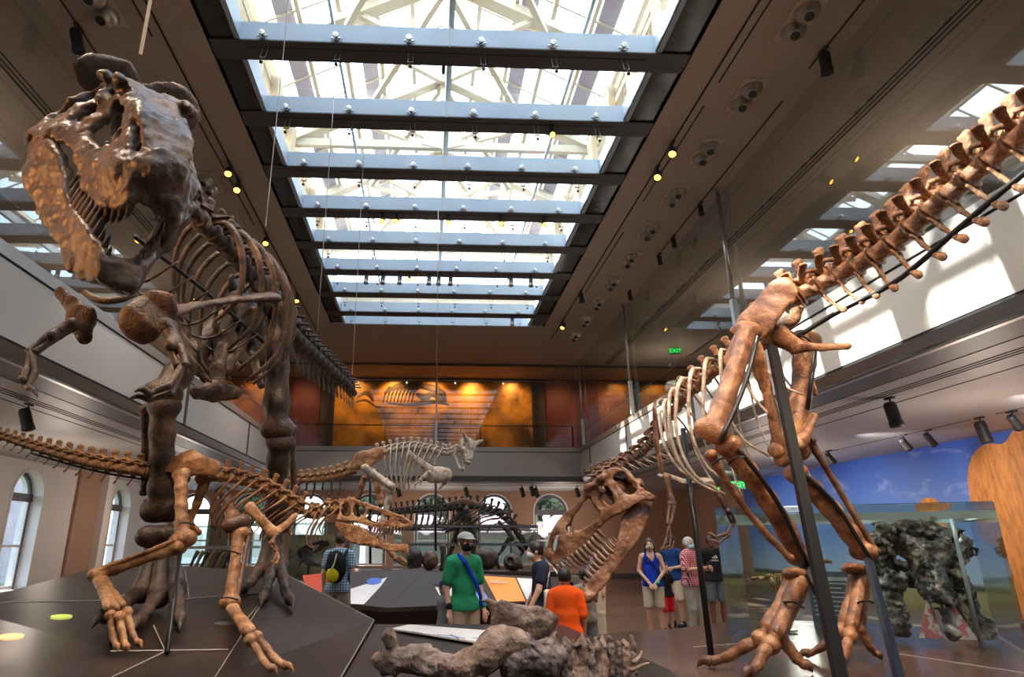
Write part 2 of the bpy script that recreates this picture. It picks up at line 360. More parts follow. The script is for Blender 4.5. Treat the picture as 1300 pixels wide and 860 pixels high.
# attic above the glass: cream louvred side walls, white roof steel, open sky between
AL, AR, AZ = -3.9, 4.5, 12.4; RX, RZ = .3, 14.6
at_ = struct('wall_attic', join(rect(AL-.1, SY0-1, AL, SY1+1, ZC+.5, ZC+1.3), rect(AR, SY0-1, AR+.1, SY1+1, ZC+.5, ZC+1.3), rect(AL-.1, SY0-1, AL, SY1+1, AZ-.5, AZ), rect(AR, SY0-1, AR+.1, SY1+1, AZ-.5, AZ), rect(AL, SY1+.9, AR, SY1+1, ZC+.5, ZC+1.4), rect(AL, SY1+.2, SX0+.0, SY1+1, ZC+.5, ZC+.55)), M['cream'])
lou = []
for i in range(-9, 9):
    y = 8.2+1.72*i
    for s, X in ((-1, AL-.05), (1, AR+.05)):
        part('pier', rect(X-.22, y+1.25, X+.22, y+1.72, ZC+.5, AZ), M['cream'], at_)
        for q in range(9):
            z = ZC+1.35+q*.22; lou.append(obox((X, y, z), (X, y+1.25, z), .16, .03, up=(s*.6, 0, 1)))
        lou.append(rect(X-.04, y+.6, X+.04, y+.66, ZC+1.3, AZ-.5))
part('louvre', join(*lou), M['cream'], at_)
for n, i in enumerate(range(-4, 5)):
    y = 8.6+3.44*i
    f = struct('trim_%d' % (50+n), join(obox((AL, y, AZ), (RX, y, RZ), .22, .34, (0, 1, 0)), obox((AR, y, AZ), (RX, y, RZ), .22, .34, (0, 1, 0)), obox((AL, y, AZ-.1), (AR, y, AZ-.1), .16, .22)), M['white'])
    part('king_post', obox((RX, y, AZ-.1), (RX, y, RZ), .16, .16, (0, 1, 0)), M['white'], f)
    for s in (-1, 1):
        X = AL if s < 0 else AR
        part('brace', obox((RX, y, AZ-.1), ((X+RX)/2, y, (AZ+RZ)/2), .12, .14, (0, 1, 0)), M['white'], f)
        part('brace', obox((RX, y, RZ-.2), (RX+(X-RX)*.55, y+3.3, AZ+.6), .14, .14), M['white'], f)
        part('brace', obox((RX, y+3.3, RZ-.2), (RX+(X-RX)*.55, y, AZ+.6), .14, .14), M['white'], f)
        part('gusset', poly_prism([(RX, y-.1, AZ-.25), (RX+s*.6, y-.1, AZ-.1), (RX+s*.45, y-.1, AZ+.35), (RX, y-.1, AZ+.5)], (0, .03, 0)), M['white'], f)
pur = []
for s in (-1, 1):
    X = AL if s < 0 else AR
    for t in (0, .2, .4, .6, .8, 1.0):
        x = X+(RX-X)*t; z = AZ+(RZ-AZ)*t+.2; pur.append(obox((x, SY0-1, z), (x, SY1+1, z), .10, .16))
    for j in range(30):
        y = SY0-1+j*1.05; pur.append(obox((X, y, AZ+.26), (RX, y, RZ+.26), .05, .05, (0, 1, 0)))
struct('trim_60', join(*pur), M['white'])
bands = []
for s in (-1, 1):
    X = AL if s < 0 else AR
    for t0, t1 in ((.08, .17), (.48, .57)):
        a, b = X+(RX-X)*t0, X+(RX-X)*t1; za, zb = AZ+(RZ-AZ)*t0+.3, AZ+(RZ-AZ)*t1+.3
        bands.append(poly_prism([(a, SY0-1, za), (b, SY0-1, zb), (b, SY1+1, zb), (a, SY1+1, za)], (0, 0, .03)))
struct('trim_61', join(*bands), mat('lavender_roof_panel', (.40, .38, .50), .6))
struct('trim_62', join(*[obox((RX-2.1, SY0, ZC+1.5), (RX-2.1, SY1, ZC+1.5), .05, .05), obox((RX+2.4, SY0, ZC+1.4), (RX+2.4, SY1, ZC+1.4), .06, .06), obox((RX, SY0, ZC+1.2), (RX, SY1, ZC+1.2), .10, .22)]), M['steel'])
# ceiling slots
def slot(x, y0, y1, w=.03): return rect(x-w/2, y0, x+w/2, y1, ZC-.012, ZC+.001)
struct('trim_6', join(*[slot(7.6+d, -8, 26.2, .02) for d in (0, .09, .18)], *[slot(-6.8-d, -8, 26.2, .02) for d in (0, .09, .18)],
     slot(4.62, -8, 22.6), slot(4.78, 3, 8.6, .02), slot(4.78, 9.2, 12.5, .02), slot(4.78, 14, 18, .02), slot(-4.1, -8, 22.6), slot(-4.28, 2, 8, .02), slot(-4.28, 9, 14, .02),
     slot(6.1, 2, 8.2, .02), slot(6.1, 9, 15, .02), slot(-5.3, 3, 9, .02), slot(-5.3, 10, 15, .02)), M['gap'])
# mezzanine: slab edge, parapet, lower ceiling
ZT, ZB = 5.14, 4.17
def parapet(name, x, s):
    o = struct('wall_'+name, rect(min(x, x+s*.12), YN, max(x, x+s*.12), YF+.2*(s > 0 or s < 0), ZB, ZT), M['parapet'])
    struct('wall_'+name+'_cap', rect(min(x-s*.02, x+s*.16), YN, max(x-s*.02, x+s*.16), YF, ZT+.03, ZT+.21), M['strip'], None)
    part('shadow_gap', join(rect(min(x+s*.01, x+s*.1), YN, max(x+s*.01, x+s*.1), YF, ZT, ZT+.03), rect(min(x+s*.01, x+s*.1), YN, max(x+s*.01, x+s*.1), YF, ZB-.05, ZB)), M['gap'], o)
    part('lip', poly_prism([(x-s*.02, YN, ZB-.05), (x+s*.14, YN, ZL), (x+s*.22, YN, ZL), (x+s*.22, YN, ZB-.05)][::s], (0, YF-YN, 0)), M['strip'], o)
    for y in (5.2, 14.6, 19.9, 24.6): part('joint_cover', rect(min(x-s*.008, x+s*.02), y, max(x-s*.008, x+s*.02), y+.16, ZB, ZT), M['soffit'], o)
    return o
parapet('right', XR, 1); parapet('left', XL, -1)
o = struct('wall_front', rect(XL, YF, XR, YF+.12, ZB, ZT), M['parapet']); struct('wall_front_cap', rect(XL, YF-.02, XR, YF+.16, ZT+.03, ZT+.21), M['strip'])
part('lip', rect(XL, YF-.01, XR, YF+.2, ZL, ZB-.02), M['soffit'], o)
part('shadow_gap', rect(XL, YF+.005, XR, YF+.1, ZT, ZT+.03), M['gap'], o)
# lower ceilings (dark band next to the edge, pale beyond) with slab
struct('ceiling_right', join(rect(XR+.8, YN, WR+.2, YW+.3, ZL, ZL+.2)), M['ceil_low'])
struct('ceiling_left', rect(WL-1.2, YN, XL-.8, YW+.3, ZL, ZL+.2), M['ceil_low'])
struct('ceiling_front', rect(XL-.8, YF+.8, XR+.8, YW+.3, ZL, ZL+.2), M['ceil_low'])
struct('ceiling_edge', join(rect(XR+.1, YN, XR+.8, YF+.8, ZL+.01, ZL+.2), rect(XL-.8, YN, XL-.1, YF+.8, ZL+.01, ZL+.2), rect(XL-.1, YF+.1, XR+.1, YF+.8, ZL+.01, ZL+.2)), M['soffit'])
struct('floor_mezzanine', join(rect(XR+.12, YN, WR+.2, YW+.3, ZL+.2, ZT-.02), rect(WL-.3, YN, XL-.12, YW+.3, ZL+.2, ZT-.02), rect(XL-.12, YF+.12, XR+.12, YW+.3, ZL+.2, ZT-.02)), M['soffit'])
tr = []
for d in (0, .10, .20): tr += [rect(7.5+d, YN, 7.53+d, YF, ZL-.006, ZL+.001), rect(-6.85-d, YN, -6.82-d, YF, ZL-.006, ZL+.001)]
for x, y0, y1 in ((8.25, -5, 24), (10.9, 6, 11.6), (10.9, 12.2, 20), (-7.35, -5, 24)): tr.append(rect(x, y0, x+.03, y1, ZL-.006, ZL+.001))
for y in (28.2,): tr.append(rect(-10, y, 10, y+.03, ZL-.006, ZL+.001))
struct('trim_7', join(*tr), M['gap'])
# glass guards standing on the parapets up to the ceiling, with posts
def pane(name, lo, hi): return struct(name, box(lo, hi), M['mirror'])
pane('wall_glass_right', (XR+.05, YN, ZT+.2), (XR+.058, YF, ZC)); pane('wall_glass_left', (XL-.058, YN, ZT+.2), (XL-.05, YF, ZC)); pane('wall_glass_front', (XL, YF+.05, ZT+.2), (XR, YF+.058, ZC))
# upper back room behind the front glass
struct('wall_upper_back', rect(-13, YU, 14, YU+.2, ZT-.1, ZC+.3), M['dark'])
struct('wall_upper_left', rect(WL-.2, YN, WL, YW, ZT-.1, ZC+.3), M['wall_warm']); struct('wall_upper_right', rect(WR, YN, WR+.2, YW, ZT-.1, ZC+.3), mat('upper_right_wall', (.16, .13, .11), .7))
rp = [(-9.2, -6.9), (-6.6, -5.0), (5.5, 6.9), (7.2, 9.0), (-11.9, -9.6)]
for n, (a, b) in enumerate(rp): struct('trim_%d' % (70+n), rect(a, YU-.06, b, YU-.01, ZT+.1, ZC-.02), M['red'])
struct('trim_8', rect(-13, YF+.06, 14, YF+.12, ZC-.10, ZC), M['soffit'])
# back of the hall behind the camera
struct('wall_behind', rect(-13, YN-2.2, 14, YN-2, 0, ZC+.3), mat('rear_wall_paint', (.30, .24, .20), .7))
struct('trim_9', rect(-13, YN-2, 14, YN-.1, ZL, ZT), M['parapet'])
# ------------------------------------------------------------------ walls with arched windows
def arched_wall(name, O, U, L, z1, wins, m, depth, nrm, jamb_m):
    """wall from O along unit U; wins: (centre, half width, sill, spring); the arch is a half circle above the spring"""
    O = np.array(O, float); U = np.array(U, float); N_ = np.array(nrm, float); Q = []
    def P(u, z, d=0): return O+U*u+np.array([0, 0, z])+N_*d
    xs = 0
    def quad(u0, u1, z0, zz):
        if u1-u0 > 1e-4 and zz-z0 > 1e-4: Q.append(poly_prism([P(u0, z0), P(u1, z0), P(u1, zz), P(u0, zz)], N_*depth))
    for (c, w, s, sp) in wins:
        quad(xs, c-w, 0, z1); quad(c-w, c+w, 0, s); xs = c+w; n = 14
        for i in range(n):
            a0, a1 = PI-PI*i/n, PI-PI*(i+1)/n; u0, u1 = c+w*math.cos(a0), c+w*math.cos(a1); h0, h1 = sp+w*math.sin(a0), sp+w*math.sin(a1)
            Q.append(poly_prism([P(u0, h0), P(u1, h1), P(u1, z1), P(u0, z1)], N_*depth))
    quad(xs, L, 0, z1)
    wobj = struct(name, join(*Q), m)
    for n_, (c, w, s, sp) in enumerate(wins):
        arc = [P(c-w, s, -.015)]+[P(c-w*math.cos(PI*i/16), sp+w*math.sin(PI*i/16), -.015) for i in range(17)]+[P(c+w, s, -.015)]
        ring = []
        def fr(w2, t, d0, d1, s2):
            A = []; B = []
            for i in range(-1, 18):
                if i < 0: a = P(c-w2, s2); b = P(c-w2+t, s2)
                elif i > 16: a = P(c+w2, s2); b = P(c+w2-t, s2)
                else: an = PI*i/16; a = P(c-w2*math.cos(an), sp+w2*math.sin(an)); b = P(c-(w2-t)*math.cos(an), sp+(w2-t)*math.sin(an))
                A.append(a); B.append(b)
            out = []
            for i in range(len(A)-1): out.append(poly_prism([A[i]+N_*d0, B[i]+N_*d0, B[i+1]+N_*d0, A[i+1]+N_*d0], N_*(d1-d0)))
            return join(*out)
        wid = struct('window_%d' % (n_+1+len([x for x in bpy.data.objects if x.name.startswith('window_')])), fr(w, .05, -.03, depth+.02, s), jamb_m)
        part('window_frame', join(fr(w-.05, .10, depth*.55, depth*.55+.08, s), poly_prism([P(c-w, sp-.16), P(c+w, sp-.16), P(c+w, sp+.06), P(c-w, sp+.06)], N_*.0+N_*(depth*.5)) if False else obox(P(c-w+.03, sp-.02, depth*.55), P(c+w-.03, sp-.02, depth*.55), .10, .24)), M['frame'], wid)
        zm = (s+sp)/2-.1
        part('sash', join(obox(P(c-w+.1, s+.06, depth*.6), P(c+w-.1, s+.06, depth*.6), .06, .1), obox(P(c-w+.1, zm, depth*.6), P(c+w-.1, zm, depth*.6), .06, .07), obox(P(c-w+.16, s, depth*.6), P(c-w+.16, sp, depth*.6), .05, .07, (1, 0, 0) if abs(U[0]) < .5 else (0, 1, 0)), obox(P(c+w-.16, s, depth*.6), P(c+w-.16, sp, depth*.6), .05, .07, (1, 0, 0) if abs(U[0]) < .5 else (0, 1, 0))), M['jamb'], wid)
        part('pane', poly_prism([P(c-w+.06, s+.02), P(c+w-.06, s+.02), P(c+w-.06, sp), P(c+(w-.06)*.7, sp+(w-.06)*.7), P(c, sp+w-.06), P(c-(w-.06)*.7, sp+(w-.06)*.7), P(c-w+.06, sp)], N_*.01), M['winglass'], wid).location += Vector(N_*depth*.62)
    return wobj
wf = [(x+13, .86, .55, 3.0) for x in (-11.0, -8.4, -5.55, -2.75, .25, 3.25, 5.98)]
arched_wall('wall_far', (-13, YW, 0), (1, 0, 0), 27, ZL+.1, wf, M['wall_warm'], .35, (0, 1, 0), M['jamb'])
wl_ = [(y+11, .82, .25, 2.93) for y in (5.1, 12.75, 20.35, 26.5)]
arched_wall('wall_left', (WL, -11, 0), (0, 1, 0), 43, ZL+.1, wl_, M['wall_cream'], .6, (-1, 0, 0), M['jamb'])
for n, (y0, y1) in enumerate(((23.0, 24.5),)): struct('trim_%d' % (80+n), rect(WL, y0, WL+.1, y1, 0, ZL), M['wall_warm'])
struct('trim_85', join(rect(WL, 23.9+.6, WL+.35, 24.9, 0, ZL), rect(WL, 17.3, WL+.35, 17.9, 0, ZL)), M['wall_cream'])
struct('wall_right', rect(WR, -11, WR+.2, 34, 0, ZL+.1), M['wall_warm'])
struct('baseboard_far', rect(-13, YW-.03, 13, YW, 0, .2), M['soffit'])
# right-hand mural: printed sky, grass and two furry orange animals, a real panel on the right wall
mm = bpy.data.materials.new('mural_sky_print'); mm.use_nodes = True; nt = mm.node_tree; b = nt.nodes['Principled BSDF']; b.inputs['Roughness'].default_value = .5
tc = nd(nt, 'ShaderNodeTexCoord'); sx = nd(nt, 'ShaderNodeSeparateXYZ'); nt.links.new(tc.outputs['Object'], sx.inputs[0])
r1 = nd(nt, 'ShaderNodeValToRGB'); e = r1.color_ramp.elements; e[0].position = 0; e[0].color = (.25, .20, .08, 1); e[1].position = 1; e[1].color = (.012, .045, .24, 1)
for p_, c_ in ((.12, (.30, .25, .11)), (.135, (.035, .045, .03)), (.155, (.05, .06, .05)), (.175, (.33, .42, .52)), (.45, (.10, .20, .42))): k_ = e.new(p_); k_.color = (*c_, 1)
dv = nd(nt, 'ShaderNodeMath', operation='DIVIDE'); dv.inputs[1].default_value = ZL; nt.links.new(sx.outputs[2], dv.inputs[0]); nt.links.new(dv.outputs[0], r1.inputs[0])
mp = nd(nt, 'ShaderNodeMapping'); mp.inputs['Scale'].default_value = (.2, .55, 1.1); mp.inputs['Rotation'].default_value = (.9, 0, 0); nt.links.new(tc.outputs['Object'], mp.inputs[0])
nz = nd(nt, 'ShaderNodeTexNoise'); nz.inputs['Scale'].default_value = 1.6; nz.inputs['Detail'].default_value = 8; nz.inputs['Roughness'].default_value = .62; nz.inputs['Distortion'].default_value = 1.0; nt.links.new(mp.outputs[0], nz.inputs['Vector'])
r2 = nd(nt, 'ShaderNodeValToRGB'); r2.color_ramp.elements[0].position = .56; r2.color_ramp.elements[1].position = .95; nt.links.new(nz.outputs[0], r2.inputs[0])
gt = nd(nt, 'ShaderNodeMath', operation='GREATER_THAN'); gt.inputs[1].default_value = .9; nt.links.new(sx.outputs[2], gt.inputs[0]); ml = nd(nt, 'ShaderNodeMath', operation='MULTIPLY'); nt.links.new(r2.outputs[0], ml.inputs[0]); nt.links.new(gt.outputs[0], ml.inputs[1])
mx = nd(nt, 'ShaderNodeMix'); mx.data_type = 'RGBA'; nt.links.new(ml.outputs[0], mx.inputs[0]); nt.links.new(r1.outputs[0], mx.inputs[6]); mx.inputs[7].default_value = (.42, .40, .52, 1); nt.links.new(mx.outputs[2], b.inputs['Base Color'])
mu = part('wall_mural', rect(WR-.06, -2, WR-.01, 25.6, 0, ZL-.02), mm); tag(mu, 'large blue sky and grassland mural covering the right wall behind the glass case', 'mural')
fur = mat('orange_fur_print', (.56, .20, .03), .6, col2=(.34, .115, .018), scale=4, detail=9, stretch=(1, 3.0, .7), ramp=(.38, .66))
def on_wall(l, d): 
    out = []
    for px, py in l: r = ray(px, py); t = (WR-.06-d)/r[0]; out.append(EYE+r*t)
    return out
def chaikin(l):
    p = np.array(l, float)
    for _ in range(3): q = np.roll(p, -1, 0); p = np.stack([p*.75+q*.25, p*.25+q*.75], 1).reshape(-1, 2)
    return p
def mural_fig(name, l, d=.006, m=None):
    l = chaikin(l); return part(name, poly_prism(on_wall(l, d), (.005, 0, 0)), m or fur, mu)
big = [(1232, 640), (1227, 600), (1235, 575), (1252, 562), (1275, 566), (1286, 545), (1300, 540), (1340, 520), (1380, 560), (1390, 640), (1395, 900), (1345, 900), (1340, 760), (1325, 730), (1310, 760), (1318, 860), (1330, 900), (1300, 900), (1292, 800), (1284, 750), (1270, 695), (1250, 690), (1237, 665)]
mural_fig('painted_animal', big)
mural_fig('painted_ear', [(1234, 600), (1248, 575), (1262, 572), (1264, 600), (1250, 630), (1238, 625)], .012)
sm = [(1166, 640), (1172, 632), (1186, 632), (1194, 640), (1198, 662), (1215, 682), (1232, 712), (1222, 714), (1216, 720), (1224, 790), (1233, 812), (1212, 812), (1208, 760), (1200, 715), (1180, 705), (1170, 688), (1167, 660)]
mural_fig('painted_animal', sm, .009)
# upper back mural with a fossil in orange light
fm = mat('fossil_mural_print', (.78, .36, .03), .5, col2=(.10, .045, .012), scale=.8, detail=10, ramp=(.38, .64))
um = part('fossil_mural', rect(-4.3, YU-.14, 4.8, YU-.005, ZT+.0, 8.72), fm)
tag(um, 'glowing orange fossil picture panel on the upper back wall behind glass', 'mural')
dk = mat('fossil_print_dark', (.06, .03, .012), .6)
def onb(l): return [at(px, py, YU-.145) for px, py in l]
fg = []
for i in range(9):
    x = 492+i*4.5; fg.append(tube(smooth_path(onb([(x+4, 489+abs(i-4)*.6), (x-2, 498), (x-6, 512)]), 6), [.09, .05, .03], 5, flat=.2, up=(0, 1, 0)))
fg += [tube(smooth_path(onb([(488, 500), (505, 490), (530, 489), (560, 498), (565, 510)]), 10), [.06, .14, .12, .2, .1], 6, flat=.2, up=(0, 1, 0)), tube(smooth_path(onb([(492, 512), (520, 514), (550, 510), (570, 514)]), 10), [.05, .08, .12, .05], 6, flat=.2, up=(0, 1, 0)),
       tube(smooth_path(onb([(528, 500), (540, 505), (548, 500), (562, 508)]), 8), [.08, .2, .12, .1], 6, flat=.2, up=(0, 1, 0)), tube(smooth_path(onb([(453, 505), (462, 499), (470, 502), (474, 510)]), 8), [.04, .10, .12, .04], 6, flat=.2, up=(0, 1, 0)), tube(smooth_path(onb([(452, 511), (464, 508), (476, 516), (484, 517)]), 8), [.03, .06, .04, .03], 6, flat=.2, up=(0, 1, 0))]
part('fossil_figure', join(*fg), dk, um)
part('frame', join(rect(-4.4, YU-.16, -4.3, YU-.06, ZT+.15, 8.8), rect(4.8, YU-.16, 4.9, YU-.06, ZT+.15, 8.8), rect(-4.4, YU-.16, 4.9, YU-.06, 8.72, 8.8)), M['dark'], um)
# ================================================================== PLATFORMS (dark folded-metal plinths)
def slab(name, label, top, zb, m=None, cat='platform', group=None):
    """faceted plinth: list of planar facets (world points); skirts drop to zb"""
    gs = []
    for f in top:
        p = np.array(f, float); n = len(p); q = p.copy(); q[:, 2] = zb
        gs.append((np.concatenate([p, q]), [tuple(range(n))]+[((i+1) % n, i, n+i, n+(i+1) % n) for i in range(n)]+[tuple(range(n, 2*n))[::-1]]))
    g = join(*gs); return solo(name, g, m or M['platform'], label, cat, group)
# key corners, all real heights
LA, LB, LC, LD = at(357, 727, 8.3), at(475, 788, 6.4), at(432, 862, 3.9), at(272, 862, 3.9)
LE, LF, LG = at(-60, 770, 6.2), at(150, 714, 8.8), at(-120, 862, 3.6)
LN = np.array([-.35, 1.7, .85]); LM = np.array([-1.0, 1.7, .85]); LO = np.array([-4.5, 1.7, .85])
lp = slab('display_platform', 'big sloping dark metal platform on the left under two theropod skeletons', [[LG, LD, LA, LF, LE], [LD, LC, LB, LA], [LO, LM, LD, LG], [LM, LN, LC, LD], [LA+np.array([0, .3, -.25]), LF+np.array([0, .3, -.25]), LF, LA], [LB, LB+np.array([.02, .25, -.2]), LA+np.array([.05, .3, -.25]), LA]], 0.0)
def on_left(x, y):
    """height of the left platform's main facet"""
    n = np.cross(LA-LD, LG-LD); return LD[2]-(n[0]*(x-LD[0])+n[1]*(y-LD[1]))/n[2]
def on_leftR(x, y):
    n = np.cross(LC-LD, LA-LD); return LD[2]-(n[0]*(x-LD[0])+n[1]*(y-LD[1]))/n[2]
def seamline(l, name='seam'):
    p = [np.array(q)+np.array([0, 0, .003]) for q in l]
    return part(name, tube(p, .005, 4), M['seam'], lp)
def pt_left(px, py, f=on_left):
    r = ray(px, py); t = 6.0
    for _ in range(40): t = (f(r[0]*t, t)-1.6)/r[2]*.5+t*.5
    return EYE+r*t
for a, b in (((0, 766), (150, 763)), ((195, 765), (345, 752)), ((140, 828), (290, 826)), ((195, 795), (210, 828)), ((210, 828), (140, 862)), ((340, 755), (310, 790)), ((235, 725), (240, 760))): seamline([pt_left(*a), pt_left(*b)])
seamline([LD, LA]); seamline([LB, LC]); seamline([LA, LB])
_n = np.cross(LA-LD, LG-LD); _n = _n/np.linalg.norm(_n); _n = _n if _n[2] > 0 else -_n
for px, py, m_ in ((78, 783, emit_mat('green_floor_lamp', (.45, .55, .10), .5)), (14, 808, emit_mat('amber_floor_lamp', (1.0, .50, .22), .7)), (284, 792, M['chrome'])):
    c = pt_left(px, py); part('floor_lamp', lathe([(.0, -.01), (.07, -.01), (.07, .003), (0, .003)], c, _n, 20), m_, lp)
CZ = .88
c0, c1 = LC.copy(), LB.copy()
cp = slab('display_deck', 'low dark metal deck in the foreground centre under the fossil bones', [[(LN[0], 1.7, CZ), (1.35, 1.7, CZ), (1.45, 4.2, CZ), (1.25, 6.3, CZ), (c1[0]+.01, c1[1], CZ), (c0[0]+.01, c0[1], CZ)]], 0.0)
pp = []
for a in ((497, 800), (520, 795), (660, 806), (640, 823)):
    r = ray(*a); pp.append(EYE+r*(CZ+.02-1.6)/r[2])
pan = solo('table_sign', poly_prism(pp, (0, 0, .012)), mat('white_panel_print', (.70, .70, .72), .3, col2=(.78, .78, .78), scale=4), 'white flat information panel lying on the dark deck behind the foreground bones', 'sign')
def on_panel(px, py, dz=.014): r = ray(px, py); return EYE+r*(CZ+.02+dz-1.6)/r[2]
part('green_corner', poly_prism([on_panel(*q) for q in ((600, 818), (626, 813), (650, 814), (641, 822.5))], (0, 0, .002)), mat('lime_print', (.45, .62, .02), .4), pan)
part('dinosaur_print', join(*[tube([on_panel(*q) for q in l], .008, 5, flat=.2) for l in (((555, 806), (575, 808), (590, 811)), ((572, 806), (582, 811)), ((522, 802), (535, 804)), ((600, 810), (620, 811)))]), mat('blue_ink', (.05, .18, .55), .4), pan)
RZP = .45
rpl = slab('display_stage', 'wide dark stage on the right under the tall skeleton and the glass case', [[(1.5, 1.7, RZP), (9.2, 1.7, RZP), (10.6, 7.6, RZP), (7.6, 9.3, RZP), (5.2, 10.7, RZP), (3.6, 9.6, RZP), (2.2, 9.0, RZP), (2.15, 7.2, RZP), (1.5, 5.4, RZP)]], 0.0, mat('stage_floor', (.075, .042, .03), .25, col2=(.13, .078, .055), scale=2.2, stretch=(1, .3, 1), bump=.06, bscale=12))
for a_, b_ in (((1130, 829), (1320, 858)), ((880, 822), (1000, 812))): part('seam', tube([at(*a_, (RZP+.003-1.6)/ray(*a_)[2]), at(*b_, (RZP+.003-1.6)/ray(*b_)[2])], .006, 4), M['seam'], rpl)
#[at(770, 790, (RZP+.003-1.6)/ray(770, 790)[2]), at(1000, 812, (RZP+.003-1.6)/ray(1000, 812)[2])], .006, 4)), M['seam'], rpl)
# ================================================================== SKELETON PARTS
def mk_vertebra(kind, m, seed=0):
    """unit vertebra: x along the spine (length 1), z up"""
    s = SDF((-.9, -1.5, -.9), (.9, 1.5, 2.4), .06)
    if kind in ('tailC',): s = SDF((-.9, -1.5, -.9), (.9, 1.5, 2.4), .045)
    s.cap((-.36, 0, 0), (.36, 0, 0), .36, .36, .05); s.ell((-.42, 0, 0), (.14, .50, .50), .08); s.ell((.42, 0, 0), (.14, .50, .50), .08)
    s.cap((-.15, 0, .55), (.2, 0, .6), .22, .2, .12)
    H, Wd = dict(dorsal=(1.45, 1.0), neck=(.95, .8), tail=(1.25, .85), tailC=(1.6, 1.05), small=(.8, .5), horned=(1.7, .7))[kind]
    lean = -.35 if kind in ('tail', 'tailC', 'small') else -.1
    s.cap((0, 0, .6), (lean, 0, H), .16, .26, .08, flat=((0, 1, 0), .42))
    s.cap((lean-.1, 0, H), (lean+.2, 0, H+.03), .16, .13, .06, flat=((0, 1, 0), .75))
    for q in (-1, 1):
        s.cap((0, q*.25, .5), (lean*.9, q*Wd, .55 if kind != 'neck' else .15), .15, .14, .08, flat=((0, 0, 1), .5))
        if kind == 'tailC': s.cap((lean*.5, q*.7, .53), (lean*1.2, q*1.1, .62), .2, .24, .08, flat=((0, 0, 1), .4))
        s.cap((.1, q*.22, .62), (.62, q*.28, .82), .13, .11, .06); s.cap((-.1, q*.2, .68), (-.5, q*.22, .9), .12, .09, .06)
    s.noise(.022, 7, seed); return sdf_mesh('vertebra', s, m, True)
def mk_chevron(m):
    s = SDF((-.9, -.5, -1.9), (.4, .5, .2), .05); 
    for q in (-1, 1): s.cap((0, q*.26, 0), (-.08, 0, -.5), .10, .10, .06)
    s.cap((-.08, 0, -.5), (-.3, 0, -1.2), .11, .11, .06, flat=((0, 1, 0), .6)); s.cap((-.3, 0, -1.2), (-.5, 0, -1.45), .14, .2, .06, flat=((0, 1, 0), .5)); s.noise(.015, 8, 3)
    return sdf_mesh('chevron', s, m)
def mk_tooth(m, curve=.25):
    p = smooth_path([(0, 0, 0), (-.02, 0, -.35), (-.12*curve*4, 0, -.75), (-.3*curve*4, 0, -1.0)], 7); return mesh_data('tooth', tube(p, [.22, .20, .14, .02], 7, flat=.7), m, True)
def frame_mat(o, x, z, sc):
    x = Vector(x).normalized(); z = Vector(z); z = (z-x*z.dot(x)).normalized(); y = z.cross(x); sc = (sc, sc, sc) if np.isscalar(sc) else sc
    return Matrix(((x.x*sc[0], y.x*sc[1], z.x*sc[2], o[0]), (x.y*sc[0], y.y*sc[1], z.y*sc[2], o[1]), (x.z*sc[0], y.z*sc[1], z.z*sc[2], o[2]), (0, 0, 0, 1)))
def spine(root, name, me, pts, sizes, up=(0, 0, 1), gap=1.12, width=1.0, chev=None, rev=False, start=0, chev_me=None, chs=1.0):
    """a run of vertebrae; sizes: centrum lengths from first to last; returns frames"""
    P = smooth_path(pts, 240); L = np.concatenate([[0], np.cumsum(np.linalg.norm(np.diff(P, axis=0), axis=1))]); s = 0; out = []
    while s < L[-1]:
        sz = np.interp(s/L[-1], np.linspace(0, 1, len(sizes)), sizes); q = s+sz*.5*gap
        if q > L[-1]: break
        p = np.array([np.interp(q, L, P[:, k]) for k in range(3)]); a = np.array([np.interp(min(q+sz*.6, L[-1]), L, P[:, k]) for k in range(3)]); b = np.array([np.interp(max(q-sz*.6, 0), L, P[:, k]) for k in range(3)])
        t = (a-b)/np.linalg.norm(a-b); tt = t if not rev else -t; wv = width if np.isscalar(width) else np.interp(s/L[-1], np.linspace(0, 1, len(width)), width)
        Mx = frame_mat(p, tt, up, (sz, sz*wv, sz*wv)); link('vertebra' if name is None else name, me, root, Mx); out.append((p, np.array(tt), sz*wv))
        if chev is not None and chev_me is not None and chev[0] <= s/L[-1] <= chev[1]: link('chevron', chev_me, root, Mx @ Matrix.Translation((-.5, 0, -.42)) @ Matrix.Scale(chs*(1.15-.5*(abs(s/L[-1]-(.75 if rev is None else .5)))), 4))
        s += sz*gap
    return out
def rib_geo(c, t, up, side, w, d, r, back=.15, tip=.35, flare=1.0):
    t = np.array(t, float); t /= np.linalg.norm(t); u = np.array(up, float); u = u-t*(u @ t); u /= np.linalg.norm(u); sd = np.cross(u, t)*side
    P = [c+u*.02*d+sd*.04*w, c+sd*.45*w+u*.07*d-t*back*.1*d, c+sd*.88*w-u*.14*d-t*back*.3*d, c+sd*1.0*w-u*.45*d-t*back*.7*d, c+sd*.86*w*flare-u*.78*d-t*back*.9*d, c+sd*tip*w-u*1.0*d-t*back*.8*d]
    return tube(smooth_path(P, 16), [r*.8, r*1.25, r*1.1, r, r*.9, r*.6], 7, flat=.55, up=t)
